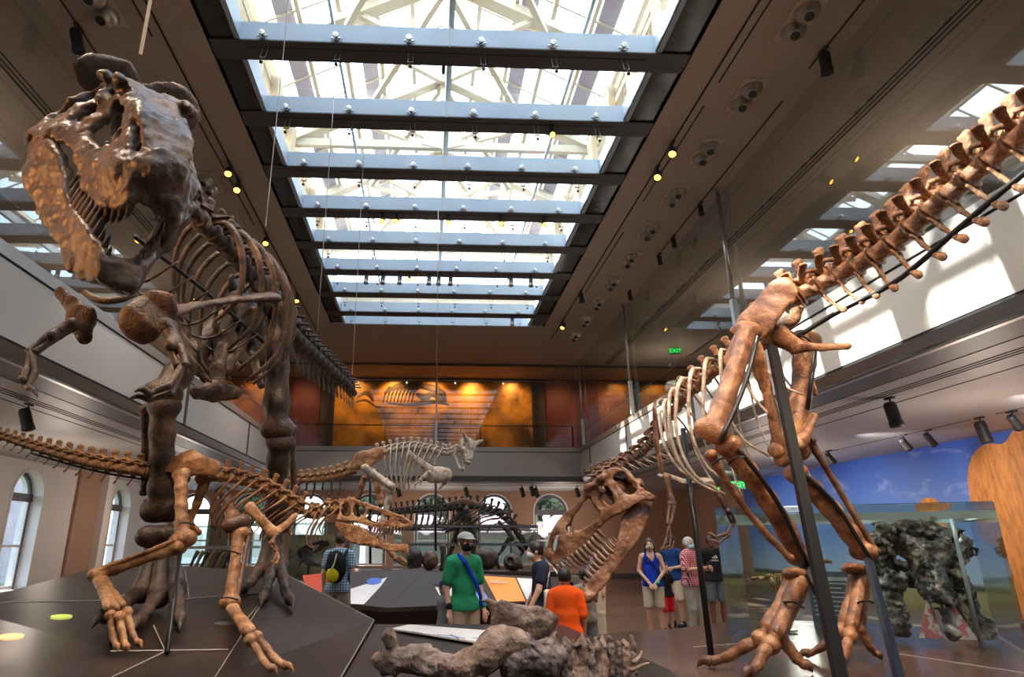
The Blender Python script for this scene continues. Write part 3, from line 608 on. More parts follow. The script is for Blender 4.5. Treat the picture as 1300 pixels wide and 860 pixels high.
def long_bone(root, name, a, b, r, m, ra=1.7, rb=1.8, bow=(0, 0, 0), lat=None, h=None, flat=None, seed=1, head=True, rough=.03):
    """shaft with swollen ends; lat: axis across the end condyles"""
    a = np.array(a, float); b = np.array(b, float); bow = np.array(bow, float); L = np.linalg.norm(b-a); t = (b-a)/L; R = r*max(ra, rb)*1.5
    if lat is None: lat = np.cross(t, (0, 0, 1)); lat = RT if np.linalg.norm(lat) < .2 else lat
    lat = np.array(lat, float); lat = lat-t*(lat @ t); lat /= np.linalg.norm(lat)
    s = sdf_around([a, b, (a+b)/2+bow], R, h or r/4.5)
    c1 = a+(b-a)*.22+bow*.65; c2 = (a+b)/2+bow; c3 = a+(b-a)*.78+bow*.65; kk = r*.5
    s.cap(a, c1, r*ra*.75, r*1.02, kk, flat); s.cap(c1, c2, r*1.02, r*.95, kk, flat); s.cap(c2, c3, r*.95, r*1.05, kk, flat); s.cap(c3, b, r*1.05, r*rb*.7, kk, flat)
    for q in (-1, 1):
        s.ell(b+lat*q*r*rb*.5, r*rb*.72, kk*.7); s.ell(a+lat*q*r*ra*.42-t*r*.1, r*ra*.66*(1.15 if q > 0 else .9), kk*.8)
    s.noise(r*rough, .9/r, seed); return spart(name, s, m, root)
def foot(root, ank, knuckles, toes, r, m, mt=True, h=None, claw_m=None, seed=0):
    """ank: ankle point; knuckles: three points; toes: three lists of points (knuckle .. claw base, claw tip)"""
    ank = np.array(ank, float)
    for i, (kn, tp) in enumerate(zip(knuckles, toes)):
        kn = np.array(kn, float); off = (kn-np.mean(knuckles, axis=0))*.45; a = ank+off
        s = sdf_around([a, kn], r*1.5, h or r/3.5); s.cap(a, a+(kn-a)*.3, r*1.1, r*.82, r*.4); s.cap(a+(kn-a)*.3, a+(kn-a)*.8, r*.82, r*.85, r*.4); s.ell(kn, r*1.12, r*.4); s.noise(r*.07, .9/r, seed+i)
        spart('metatarsal', s, m, root)
        pts = [kn]+[np.array(q, float) for q in tp]; n = len(pts); rr = np.linspace(r*.86, r*.55, n)
        s = sdf_around(pts, r*1.6, h or r/3.5)
        for j in range(n-2):
            p, q = pts[j], pts[j+1]; d = (q-p); s.cap(p+d*.14, p+d*.5, rr[j]*.92, rr[j]*.72, r*.1); s.cap(p+d*.5, p+d*.86, rr[j]*.72, rr[j+1]*.95, r*.1)
        s.noise(r*.06, .9/r, seed+7+i); toe = spart('toe', s, m, root)
        p, q = pts[-2], pts[-1]; mid = (p+q)/2+np.array([0, 0, r*.45]); g = tube(smooth_path([p, mid, q], 9), [rr[-1]*1.15, rr[-1]*.95, rr[-1]*.55, r*.05], 9, flat=1.1)
        part('claw', g, claw_m or m, toe, True)
def arm(root, sh, el, wr, fingers, r, m, lat=None):
    long_bone(root, 'humerus', sh, el, r, m, 1.5, 1.4, lat=lat, h=r/3.5)
    for q in (-1, 1):
        o = np.array([.0, .0, .0])+np.cross((np.array(wr)-np.array(el)), FW)*.0; o = np.array(lat if lat is not None else RT)*q*r*.6
        part('forearm_bone', tube(smooth_path([np.array(el)+o, (np.array(el)+np.array(wr))/2+o*1.3, np.array(wr)+o*.8], 8), [r*.8, r*.5, r*.7], 8), m, root, True)
    for f in fingers:
        pts = [np.array(wr)]+[np.array(q) for q in f]; s = sdf_around(pts, r*1.2, r/4)
        for j in range(len(pts)-2): s.cap(pts[j], pts[j]+(pts[j+1]-pts[j])*.85, r*.62, r*.42, r*.05); s.ell(pts[j+1], r*.55, r*.05)
        fo = spart('finger', s, m, root); part('claw', tube(smooth_path([pts[-2], (pts[-2]+pts[-1])/2+np.array([0, 0, r*.5]), pts[-1]], 7), [r*.6, r*.45, r*.05], 7), m, fo, True)
def blade(root, name, pts, rads, n, m, flat=.3, h=None, seed=2, holes=(), k=.4, knob=()):
    """flat plate bone along pts; n: plate normal"""
    R = max(rads); s = sdf_around(pts, R*1.1, h or R/12)
    s.path([np.array(p, float) for p in pts], rads, R*.3, flat=(n, flat))
    for c, r in knob: s.ell(c, r, R*.3)
    for c, r in holes: s.cap(np.array(c)-np.array(n)*R, np.array(c)+np.array(n)*R, r, r, R*.1, op='sub')
    s.noise(R*.03, 3/R, seed); return spart(name, s, m, root)
# ------------------------------------------------------------------ skulls from traced side profiles
def norm_prof(l, p0, f, L, up=None):
    p0 = np.array(p0, float); f = np.array(f, float); f /= np.linalg.norm(f); u = np.array([f[1], -f[0]]) if up is None else np.array(up, float)
    if up is None and False: u = -u
    return [((np.array(q, float)-p0) @ f/L, (np.array(q, float)-p0) @ u/L) for q in l]
def poly_sd(X, Z, poly):
    p = np.array(poly); n = len(p); d = np.full(X.shape, 1e9); s = np.ones(X.shape)
    for i in range(n):
        a = p[i]; b = p[i-1]; e = b-a; wx, wz = X-a[0], Z-a[1]; t = np.clip((wx*e[0]+wz*e[1])/(e @ e), 0, 1); bx, bz = wx-e[0]*t, wz-e[1]*t; d = np.minimum(d, bx*bx+bz*bz)
        c1 = Z >= a[1]; c2 = Z < b[1]; c3 = e[0]*wz > e[1]*wx; s = np.where((c1 & c2 & c3) | (~c1 & ~c2 & ~c3), -s, s)
    return s*np.sqrt(d)
def round_poly(poly, it=2):
    p = np.array(poly, float)
    for _ in range(it): q = np.roll(p, -1, 0); p = np.stack([p*.75+q*.25, p*.25+q*.75], 1).reshape(-1, 2)
    return p
def profile_bone(name, outline, holes, wx, wy, th, h=.0085, topn=.45, roof=True, m=None, extra=None, noise=.004, lo=None, thin=None):
    o = round_poly(outline, 1); zmax = o[:, 1].max(); lo_ = np.array([o[:, 0].min()-.06, -max(wy)-.10, o[:, 1].min()-.06]); hi_ = np.array([o[:, 0].max()+.06, max(wy)+.10, zmax+.06])
    s = SDF(lo_, hi_, h); X, Z = np.meshgrid(s.ax[0], s.ax[2], indexing='ij'); d2 = poly_sd(X, Z, o)
    for hp in holes: d2 = np.maximum(d2, -poly_sd(X, Z, round_poly(hp, 1))+.014)
    w = np.interp(X, wx, wy)*(1-topn*np.clip(Z/zmax, 0, 1)); Y = s.ax[1][None, :, None]
    lat = np.abs(np.abs(Y)-w[:, None, :])-th; D = d2[:, None, :]; k = .018; hh = np.clip(.5-.5*(D-lat)/k, 0, 1); s.f = (lat*(1-hh)*0+np.maximum(D, lat)+.25*k*(1-np.clip(np.abs(D-lat)/k, 0, 1))**2).astype(np.float32)
    if roof:
        xs = s.ax[0]; top = np.full(len(xs), -9.0)
        for i in range(len(o)):
            a, b = o[i-1], o[i]; x0, x1 = sorted((a[0], b[0]))
            mk = (xs >= x0) & (xs <= x1); t = (xs[mk]-a[0])/(b[0]-a[0]+1e-9); top[mk] = np.maximum(top[mk], a[1]+(b[1]-a[1])*t)
        T = top[:, None, None]; Zz = s.ax[2][None, None, :]; Wt = np.interp(xs, wx, wy)[:, None, None]*(1-topn*np.clip(T/zmax, 0, 1))
        d = np.maximum(np.maximum(np.abs(Zz-T+.028)-.024, np.abs(Y)-Wt-.01), np.maximum(roof[0]-s.ax[0], s.ax[0]-roof[1])[:, None, None]); s._mix((slice(None),)*3, d, .02, 'add')
    if extra: extra(s)
    s.noise(noise, 30, 5); s.noise(noise*.5, 80, 6, 2)
    return sdf_mesh(name, s, m)
def traced(p0, tip, mirror):
    f = np.array(tip, float)-np.array(p0, float); L = np.linalg.norm(f); f /= L; u = np.array([f[1], -f[0]]); u = u if u[1] < 0 else -u
    return lambda l: norm_prof(l, p0, f, L, u)
T = traced((610, 200), (40, 590), 0)
REX_O = T([(40, 592), (25, 545), (28, 490), (48, 430), (75, 378), (100, 340), (130, 308), (185, 268), (230, 210), (275, 140), (310, 118), (330, 95), (370, 60), (430, 32), (490, 32), (530, 60), (560, 110), (590, 155), (640, 180), (668, 205), (645, 232), (590, 225), (540, 250), (500, 285), (440, 305), (400, 325), (350, 372), (300, 440), (240, 492), (180, 542), (120, 582), (70, 606)])
REX_H = [T([(44, 548), (48, 480), (78, 425), (86, 432), (80, 470), (62, 525), (60, 565)]), T([(175, 378), (195, 320), (240, 255), (275, 205), (288, 240), (318, 282), (340, 302), (300, 345), (240, 384), (195, 394)]), T([(322, 160), (350, 178), (368, 222), (398, 248), (422, 235), (402, 180), (372, 148)]), T([(430, 92), (470, 62), (520, 92), (552, 155), (535, 182), (500, 178), (462, 140)]), T([(150, 395), (162, 380), (176, 395), (165, 412)])]
TJ = traced((640, 215), (240, 800), 0)
REX_J = TJ([(655, 220), (640, 300), (632, 380), (600, 450), (560, 520), (500, 590), (430, 680), (390, 740), (340, 800), (300, 825), (250, 832), (236, 800), (245, 750), (290, 690), (340, 625), (400, 560), (430, 500), (440, 450), (470, 340), (505, 285), (560, 240), (612, 205)])
TB = traced((95, 290), (745, 350), 0)
JUV_O = TB([(748, 350), (738, 322), (690, 282), (620, 250), (540, 222), (470, 198), (400, 176), (340, 150), (300, 142), (240, 122), (205, 116), (172, 82), (162, 112), (130, 118), (98, 150), (100, 200), (105, 240), (86, 268), (92, 298), (150, 308), (220, 304), (300, 324), (370, 350), (450, 360), (560, 360), (650, 362)])
JUV_H = [TB([(234, 195), (250, 158), (285, 152), (314, 176), (320, 222), (305, 258), (270, 264), (244, 236)]), TB([(362, 212), (420, 214), (470, 240), (500, 280), (494, 305), (440, 308), (370, 292), (348, 268)]), TB([(128, 172), (165, 142), (180, 182), (200, 230), (192, 256), (150, 254), (134, 220)]), TB([(625, 272), (680, 292), (722, 322), (690, 318), (645, 300)]), TB([(515, 275), (530, 265), (540, 280), (528, 292)])]
TBJ = traced((80, 320), (700, 545), 0)
JUV_J = TBJ([(78, 308), (150, 328), (220, 338), (300, 366), (360, 404), (400, 446), (470, 488), (550, 508), (620, 513), (690, 508), (712, 530), (690, 562), (640, 580), (560, 572), (480, 552), (380, 527), (280, 512), (200, 492), (150, 452), (108, 402), (72, 360)])
WX = (-.1, .05, .22, .42, .6, .85, 1.0); WY = (.26, .27, .25, .16, .12, .095, .05); WJ = (.25, .25, .22, .15, .12, .085, .045)
def rex_extra(s):
    s.ell((.16, 0, .18), (.10, .10, .13), .03); s.cap((.05, 0, .14), (-.03, 0, .12), .05, .05, .03)
    s.ell((.97, 0, .05), (.05, .07, .07), .03); s.cap((.40, -.10, .06), (.40, .10, .06), .025, .025, .02); s.cap((.28, -.16, .24), (.28, .16, .24), .03, .03, .03); s.cap((.45, 0, .05), (.9, 0, .04), .02, .03, .02, flat=((0, 0, 1), .5))
    s.cap((.02, -.2, .20), (.02, .2, .20), .05, .05, .04, flat=((1, 0, 0), .5))
    for q in (-1, 1): s.cap((.36, q*.11, .04), (.08, q*.12, .03), .022, .03, .02); s.ell((.36, q*.13, .33), (.05, .03, .03), .03); s.ell((.22, q*.17, .33), (.05, .04, .03), .03)
def jaw_extra(s):
    s.ell((.97, 0, -.03), (.05, .06, .05), .03)
def place_skull(root, sk_me, jaw_me, tooth_me, M_up, M_jaw, outline, jawline, wx, wy, wj, nt=13, tl=.075, tj=.05, topn=.45, xr=(.50, .985), xj=(.48, .97)):
    sk = link('skull', sk_me, root, M_up); jw = link('lower_jaw', jaw_me, root, M_jaw)
    def edge(o, x, low=True):
        z = []
        for i in range(len(o)):
            a, b = o[i-1], o[i]
            if (a[0]-x)*(b[0]-x) <= 0 and abs(a[0]-b[0]) > 1e-6: z.append(a[1]+(b[1]-a[1])*(x-a[0])/(b[0]-a[0]))
        return min(z) if low else max(z)
    r = random.Random(3)
    for q in (-1, 1):
        for i in range(nt):
            t = i/(nt-1); x = xr[0]+(xr[1]-xr[0])*t; y = np.interp(x, wx, wy)*q; ln = tl*(.55+.75*math.sin(PI*min(1, t*1.05+.08))+.2*r.random())
            link('tooth', tooth_me, sk, M_up @ Matrix.Translation((x, y*.97, edge(outline, x)+.012)) @ Matrix.Scale(ln, 4))
            x = xj[0]+(xj[1]-xj[0])*t; y = np.interp(x, wx, wj)*q; ln = tj*(.5+.8*math.sin(PI*min(1, t*1.05+.1))+.2*r.random())
            link('tooth', tooth_me, jw, M_jaw @ Matrix.Translation((x, y*.97, edge(jawline, x, False)-.012)) @ Matrix.Diagonal((ln, ln, -ln, 1)))
    return sk, jw
def pose(o, tip, up, L=None):
    o = np.array(o, float); d = np.array(tip, float)-o; l = np.linalg.norm(d) if L is None else L; return frame_mat(o, d, up, l)
rod_n = 0
def rods(root, l, r, m=None, name='support_rod'):
    for a in l: part(name, tube(smooth_path(a, max(2, 4*(len(a)-1)+1)) if len(a) > 2 else a, r, 8), m or M['black'], root, True)
# ================================================================== SKELETONS
WYC = tuple(v*.72 for v in WY); WJC = tuple(v*.36 for v in WJ)
rex_up = profile_bone('skull', REX_O, REX_H, WX, WYC, .018, m=M['boneS'], roof=(.02, .99), extra=rex_extra)
REX_JC = [(x, z*(.74 if z < 0 else 1)) for x, z in REX_J]
rex_jw = profile_bone('lower_jaw', REX_JC, [], WX, WJC, .018, m=M['boneS'], roof=None, topn=.0, extra=jaw_extra)
toothC = mk_tooth(M['tooth'])
def with_mat(me, m): c = me.copy(); c.materials.clear(); c.materials.append(m); return c
vec = lambda a, b: RT*a+UP*b

def pose_view(o, tip, ref):
    x = np.array(tip)-np.array(o); v = (np.array(o)+np.array(tip))/2-EYE; u = np.cross(x, v); u = u if u @ ref > 0 else -u
    return pose(o, tip, u)
def stage(px, py, z=RZP): r = ray(px, py); return EYE+r*(z-1.6)/r[2]
def toe_pts(kn, tip, r, n=3, lift=.9):
    kn = np.array(kn, float); tip = np.array(tip, float); out = []
    for i in range(1, n+1):
        t = i/(n+1)*1.02; p = kn+(tip-kn)*t; p[2] = (kn[2]-tip[2])*(1-t)**2.2+tip[2]+r*lift*(1-.3*t); out.append(p)
    return out+[tip+np.array([0, 0, .1*r])]
def foot3(root, ank, kns, tips, r, m, **k): foot(root, ank, kns, [toe_pts(a, b, r) for a, b in zip(kns, tips)], r, m, **k)
def ribs(root, fr, idx, up, w, d, r, m, sides=(1, -1), **k):
    for n, i in enumerate(idx):
        p, t, sz = fr[i]; e = math.sin(PI*(n+1.2)/(len(idx)+1.6))
        for s_ in sides: part('rib', rib_geo(p, t, up, s_, w*(.45+.6*e), d*(.5+.55*e), r, **k), m, root, True)
# ------------------------------------------------ C: tall skeleton on the right
rC = thing('theropod_skeleton', 'tall reddish brown theropod skeleton on the right, tail raised over the balcony', 'dinosaur skeleton', (3.0, 6.6, RZP))
o_ = at(817.7, 632, 8.0); t_ = at(698.4, 713.6, 8.25); jo = at(824, 635, 8.0); jt = at(740, 757.5, 7.9)
place_skull(rC, rex_up, rex_jw, toothC, pose_view(o_, t_, vec(-.565, .826)), pose_view(jo, jt, vec(-.825, .564)), REX_O, REX_J, WX, WYC, WJC, tl=.125, tj=.085, nt=12)
vD = mk_vertebra('dorsal', M['boneC'], 1); vT = mk_vertebra('tailC', M['boneC'], 2); vN = mk_vertebra('neck', M['boneC2'], 3); cC = mk_chevron(M['boneC'])
m = M['boneC']
tl = ats([(992, 388, 7.0), (1060, 352, 6.6), (1130, 312, 6.0), (1210, 243, 5.3), (1290, 178, 4.7), (1350, 130, 4.3), (1400, 90, 4.0)])
spine(rC, None, vT, tl, [.21, .22, .21, .19], (0, .25, 1), rev=True, chev=(.05, 1), chev_me=cC, chs=.9, gap=1.04, width=1.22)
rods(rC, [[p+np.array([.03, 0, -.16]) for p in ats([(1000, 415, 6.9), (1060, 378, 6.6), (1130, 340, 6.0), (1210, 270, 5.3), (1290, 200, 4.7), (1380, 125, 4.1)])]], .03)
trk = ats([(985, 395, 7.0), (945, 443, 7.3), (905, 474, 7.6), (872, 503, 7.9), (846, 535, 8.15)])
frC = spine(rC, None, vD, trk, [.185, .18, .17, .15], gap=1.08)
spine(rC, None, vN, ats([(843, 540, 8.18), (820, 570, 8.35), (792, 590, 8.5), (768, 604, 8.4), (755, 612, 8.3)]), [.15, .14, .12], gap=1.1)
spine(rC, None, vN, ats([(800, 586, 8.5), (775, 590, 8.6), (744, 600, 8.7)]), [.09, .06], gap=1.2)
ribs(rC, frC, range(1, len(frC)), (0, 0, 1), .56, 1.30, .022, M['boneD'], back=-.45)
for q, e in ((0, 6), (1, 9)):
    for i in range(7):
        a = at(835-i*10, 575+i*3.2, 8.3+i*.04); part('cervical_rib', tube([a, a+vec(.16-.01*i, -.10-.01*q)+np.array([0, -.2*q, 0])], [.012, .004], 5), M['boneD'], rC, True)
nC = np.array([-.8, -.55, .1])
blade(rC, 'ilium', ats([(1000, 350, 6.75), (990, 372, 6.75), (958, 412, 6.9), (926, 458, 7.05)]), [.05, .20, .21, .09], nC, m, .2)
blade(rC, 'ilium', ats([(1018, 375, 7.25), (995, 400, 7.3), (965, 435, 7.4)]), [.10, .2, .14], nC, m, .22)
blade(rC, 'ischium', ats([(985, 425, 6.9), (1012, 440, 6.8), (1045, 441, 6.65), (1076, 440, 6.5)]), [.14, .08, .035, .045], nC, m, .5)
blade(rC, 'ischium', ats([(1000, 430, 7.2), (1022, 460, 7.1), (1035, 500, 7.0)]), [.10, .05, .03], nC, m, .5)
blade(rC, 'pubis', ats([(955, 445, 6.9), (972, 490, 6.85), (985, 540, 6.8), (993, 582, 6.8)]), [.13, .06, .07, .10], nC, m, .5)
blade(rC, 'pubic_boot', ats([(985, 572, 6.8), (1015, 560, 6.8), (1033, 530, 6.85)]), [.09, .09, .05], nC, m, .5)
long_bone(rC, 'femur', at(948, 420, 6.75), at(904, 548, 6.3), .103, m, 1.35, 1.5, bow=vec(.03, .02), lat=RT, h=.022)
long_bone(rC, 'femur', at(1022, 432, 7.15), at(1004, 568, 7.0), .12, m, 1.35, 1.5, bow=vec(.04, .0), lat=RT, h=.022)
long_bone(rC, 'tibia', at(925, 568, 6.3), at(1016, 708, 6.65), .095, m, 1.5, 1.3, bow=vec(.03, .03), h=.02)
long_bone(rC, 'tibia', at(1010, 602, 7.0), at(1096, 700, 7.1), .10, m, 1.4, 1.35, bow=vec(.02, .03), h=.02)
long_bone(rC, 'fibula', at(902, 578, 6.25), at(1002, 708, 6.5), .035, m, 2.0, 1.3, bow=vec(-.03, -.05), h=.014)
long_bone(rC, 'fibula', at(1028, 560, 6.9), at(1112, 700, 7.0), .035, M['boneC2'], 2.0, 1.3, h=.014)
blade(rC, 'ankle_bone', ats([(1006, 728, 6.5), (1026, 732, 6.6)]), [.095, .09], (0, .3, 1), m, .6)
blade(rC, 'ankle_bone', ats([(1080, 722, 6.95), (1102, 726, 7.0)]), [.09, .085], (0, .3, 1), m, .6)
kL = [stage(952, 815, .78), stage(985, 828, .72), stage(1008, 812, .75)]
def gz(p, z): p = np.array(p); p[2] = z; return p
k0 = [at(966, 812, 6.35), at(978, 819, 6.22), at(990, 810, 6.45)]
foot3(rC, at(1013, 738, 6.55), k0, [stage(884, 849), stage(944, 866), stage(1032, 856)], .080, m, claw_m=M['boneC2'], h=.018)
k1 = [at(1068, 803, 6.95), at(1079, 808, 6.8), at(1091, 800, 7.0)]
foot3(rC, at(1092, 735, 7.05), k1, [stage(1014, 838), stage(1066, 848), stage(1120, 840)], .070, m, claw_m=M['boneC2'], h=.018)
blade(rC, 'scapula', ats([(831, 522, 8.0), (833, 560, 7.95), (840, 598, 7.9)]), [.06, .07, .06], RT, m, .4)
blade(rC, 'coracoid', ats([(845, 604, 7.9), (870, 612, 7.8), (895, 610, 7.9)]), [.10, .08, .10], UP, M['boneD'], .25)
arm(rC, at(846, 606, 7.8), at(853, 640, 7.75), at(849, 668, 7.7), [[at(846, 685, 7.65), at(842, 697, 7.62), at(838, 702, 7.6)], [at(852, 682, 7.65), at(850, 694, 7.62), at(845, 700, 7.6)]], .035, M['boneC2'])
arm(rC, at(903, 615, 7.6), at(925, 650, 7.5), at(931, 664, 7.5), [[at(922, 678, 7.45), at(908, 682, 7.45), at(896, 677, 7.45)], [at(925, 680, 7.45), at(912, 690, 7.45), at(897, 686, 7.45)]], .032, M['boneC2'])
rods(rC, [[at(867, 545, 7.9), stage(903, 834)]], .035)
beamg = lambda a, b, w: obox(a, b, w, w*.55, FW)
part('support_beam', beamg(at(980, 440, 6.9), stage(1072, 885), .105), M['black'], rC)
part('support_beam', beamg(at(1103, 712, 6.9), stage(1143, 866), .09), M['black'], rC)
part('support_beam', beamg(at(1018, 712, 6.6), at(1050, 770, 6.2), .09), M['black'], rC)
rods(rC, [ats([(938, 570, 6.15), (985, 635, 6.3), (1026, 718, 6.5)]), ats([(1018, 600, 6.85), (1060, 640, 6.9), (1108, 715, 6.95)]), ats([(962, 428, 6.5), (945, 490, 6.3), (915, 560, 6.1)]), ats([(1036, 440, 6.9), (1025, 520, 6.8)])], .024)
for a, b, c in (((925, 590), (944, 580), 6.1), ((905, 590), (925, 583), 6.15), ((1085, 768), (1110, 766), 6.9), ((995, 765), (1020, 772), 6.35), ((1010, 425), (1035, 440), 6.9)): rods(rC, [ats([(*a, c), ((a[0]+b[0])/2, (a[1]+b[1])/2-4, c-.12), (*b, c)])], .011, name='clamp')
for x, y in ((1036, 730), (1050, 790), (1065, 860), (1128, 800), (1140, 850)): part('bolt', lathe([(0, 0), (.018, 0), (.018, .02), (0, .025)], at(x, y, 6.05 if x < 1100 else 6.35), -FW, 10), M['steel'], rC)
# ------------------------------------------------ A: large dark skeleton on the left
rA = thing('theropod_skeleton', 'huge dark brown theropod skeleton on the left, open jaws hanging close overhead', 'dinosaur skeleton', (-2.6, 6.0, 0.95))
WYA = (.33, .35, .31, .20, .155, .11, .06); WJA = (.31, .31, .28, .19, .14, .085, .035); m = M['boneA']
OA = [(x, z-.07*max(0, min(1, (x-.35)/.2))*(z < .12)) for x, z in REX_O]; JA = [(x, z*1.05) for x, z in REX_J]
_nc = np.mean(REX_H[0], axis=0)
REX_HA = [[(_nc[0]-.03+(x-_nc[0])*1.25, _nc[1]+.03+(z-_nc[1])*.95) for x, z in REX_H[0]], [(x*.96+.01, z*.95) for x, z in REX_H[1]], REX_H[2], REX_H[3], REX_H[4]]
def extraA(s): rex_extra(s); s.ell((.95, 0, .02), (.06, .085, .10), .04); s.cap((.88, -.09, .02), (.88, .09, .02), .05, .05, .04)
skA_up = profile_bone('skull', OA, REX_HA, WX, WYA, .024, m=m, roof=(.02, .99), extra=extraA, noise=.006, h=.0075, topn=.74)
skA_jw = profile_bone('lower_jaw', JA, [], WX, WJA, .024, m=m, roof=None, topn=.0, extra=jaw_extra, noise=.005, h=.0075)
hl, hr = at(38, 170, 3.6), at(242, 240, 4.55); mid = (hl+hr)/2; tip = at(202, 238, 3.02); la = hr-hl
def upv(t, ref): u = np.cross(t-mid, la); return u if u @ ref > 0 else -u
jtip = at(152, 342, 3.15); jm = mid-np.cross(la, tip-mid)/np.linalg.norm(np.cross(la, tip-mid))*(.10 if np.cross(la, tip-mid)[2] > 0 else -.10)
place_skull(rA, skA_up, skA_jw, with_mat(toothC, m), pose(mid, tip, upv(tip, np.array([0, 0, 1.]))), pose(jm, jtip, upv(jtip, tip-jtip)), OA, JA, WX, WYA, WJA, tl=.085, tj=.08)
M_A = pose(mid, tip, upv(tip, np.array([0, 0, 1.])))
s = SDF((-.35, -.5, -.3), (.3, .5, .6), .015); s.ell((-.04, -.13, .34), (.03, .15, .11), .02); s.ell((-.04, .13, .34), (.03, .15, .11), .02); s.ell((.02, 0, .22), (.07, .12, .12), .05); s.noise(.008, 25, 4); link('nuchal_crest', sdf_mesh('nuchal_crest', s, m), rA, M_A)
vA = mk_vertebra('dorsal', m, 5); vAt = mk_vertebra('tail', m, 6); vAn = mk_vertebra('neck', m, 7); cA = mk_chevron(m)
spine(rA, None, vAn, ats([(190, 190, 4.5), (222, 238, 4.6), (240, 262, 4.75), (258, 285, 4.95)]), [.17, .18], rev=True, gap=1.05)
frA = spine(rA, None, vA, ats([(255, 283, 4.95), (282, 308, 5.3), (310, 338, 5.75), (335, 368, 6.2), (352, 392, 6.6)]), [.18, .19, .19], rev=True, gap=1.03)
spine(rA, None, vAt, ats([(352, 392, 6.6), (372, 425, 7.2), (395, 448, 7.9), (420, 470, 8.6), (438, 486, 9.2), (449, 500, 9.8)]), [.2, .19, .16, .13], rev=True, gap=1.04, chev=(.15, 1), chev_me=cA, chs=.85)
ribs(rA, frA, range(0, len(frA)-2), (0, 0, 1), .46, 1.12, .028, m, back=.2)
for i in range(0, 9):
    p = at(120+i*18, 360+i*7, 4.5+i*.1)
for i in range(7): a = at(150+i*22, 330+i*18, 4.7+i*.22); part('belly_rib', tube(smooth_path([a+vec(-.35, .12), a+vec(0, -.08), a+vec(.35, .1)], 9), [.008, .014, .008], 6), m, rA, True)
rods(rA, [ats([(170, 300, 4.6), (260, 370, 5.4), (340, 440, 6.3)])], .018)
blade(rA, 'scapula', ats([(210, 398, 4.55), (250, 388, 4.8), (300, 380, 5.1), (344, 378, 5.35)]), [.09, .05, .06, .10], vec(.2, 1), m, .5)
blade(rA, 'coracoid', ats([(180, 408, 4.45), (200, 393, 4.5)]), [.17, .15], -FW, m, .28)
blade(rA, 'coracoid', ats([(92, 385, 4.5), (103, 405, 4.5), (108, 428, 4.5)]), [.06, .11, .06], -FW, m, .28)
blade(rA, 'scapula', ats([(78, 372, 4.6), (92, 392, 4.6), (100, 410, 4.6)]), [.05, .05, .05], -FW, m, .6)
part('wishbone', tube(smooth_path(ats([(107, 371, 4.5), (125, 381, 4.45), (150, 381, 4.45), (174, 374, 4.5)]), 12), [.02, .028, .028, .015], 8), m, rA, True)
arm(rA, at(215, 415, 4.4), at(222, 440, 4.35), at(231, 466, 4.3), [[at(214, 490, 4.2), at(190, 500, 4.15), at(170, 498, 4.1)], [at(218, 500, 4.25), at(190, 507, 4.2), at(161, 508, 4.15)]], .048, m)
arm(rA, at(92, 412, 4.4), at(66, 428, 4.35), at(40, 448, 4.3), [[at(34, 470, 4.25), at(30, 484, 4.2), at(22, 484, 4.15)], [at(44, 475, 4.25), at(35, 492, 4.2), at(48, 505, 4.15)]], .042, m)
blade(rA, 'pubis', ats([(300, 385, 5.9), (285, 430, 5.85), (275, 470, 5.8), (272, 490, 5.8)]), [.12, .06, .07, .10], -FW, m, .45)
blade(rA, 'pubic_boot', ats([(250, 499, 5.7), (272, 497, 5.8), (297, 499, 5.9)]), [.065, .10, .065], -FW, m, .5)
blade(rA, 'pubis', ats([(325, 400, 6.2), (305, 440, 6.1), (285, 470, 6.0)]), [.10, .05, .06], -FW, m, .5)
blade(rA, 'ischium', ats([(310, 418, 6.4), (322, 455, 6.3), (332, 490, 6.2)]), [.10, .05, .035], -FW, m, .5)
blade(rA, 'ilium', ats([(322, 345, 5.9), (345, 375, 6.3), (358, 405, 6.8)]), [.14, .25, .14], RT, m, .2)
blade(rA, 'ilium', ats([(295, 362, 6.0), (305, 385, 6.4), (330, 410, 6.9)]), [.12, .22, .14], RT, m, .2)
long_bone(rA, 'femur', at(285, 405, 6.4), at(206, 500, 5.75), .12, m, 1.3, 1.3, lat=RT, h=.026)
long_bone(rA, 'femur', at(356, 398, 6.3), at(352, 545, 6.35), .12, m, 1.25, 1.2, lat=RT, h=.025, bow=vec(-.02, 0))
long_bone(rA, 'tibia', at(207, 518, 5.75), at(205, 648, 5.95), .105, m, 1.35, 1.45, lat=RT, h=.024)
long_bone(rA, 'tibia', at(354, 562, 6.4), at(350, 665, 6.9), .105, m, 1.25, 1.3, lat=RT, h=.024)
long_bone(rA, 'fibula', at(184, 520, 5.85), at(184, 625, 5.95), .035, m, 1.8, 1.3, h=.015)
long_bone(rA, 'fibula', at(370, 545, 6.5), at(374, 640, 6.9), .035, m, 1.6, 1.3, h=.015)
blade(rA, 'ankle_bone', ats([(190, 682, 5.9), (225, 682, 5.9)]), [.12, .12], (0, .3, 1), m, .8)
kA = [at(180, 752, 5.75), at(202, 757, 5.65), at(222, 748, 5.75)]
foot3(rA, at(207, 690, 5.95), kA, [pt_left(116, 800), pt_left(166, 808), pt_left(228, 803)], .085, m, h=.02)
kA = [at(333, 722, 6.9), at(345, 724, 6.8), at(355, 718, 6.9)]
foot3(rA, at(347, 678, 7.05), kA, [pt_left(303, 758), pt_left(331, 772), pt_left(373, 776)], .08, m, h=.02)
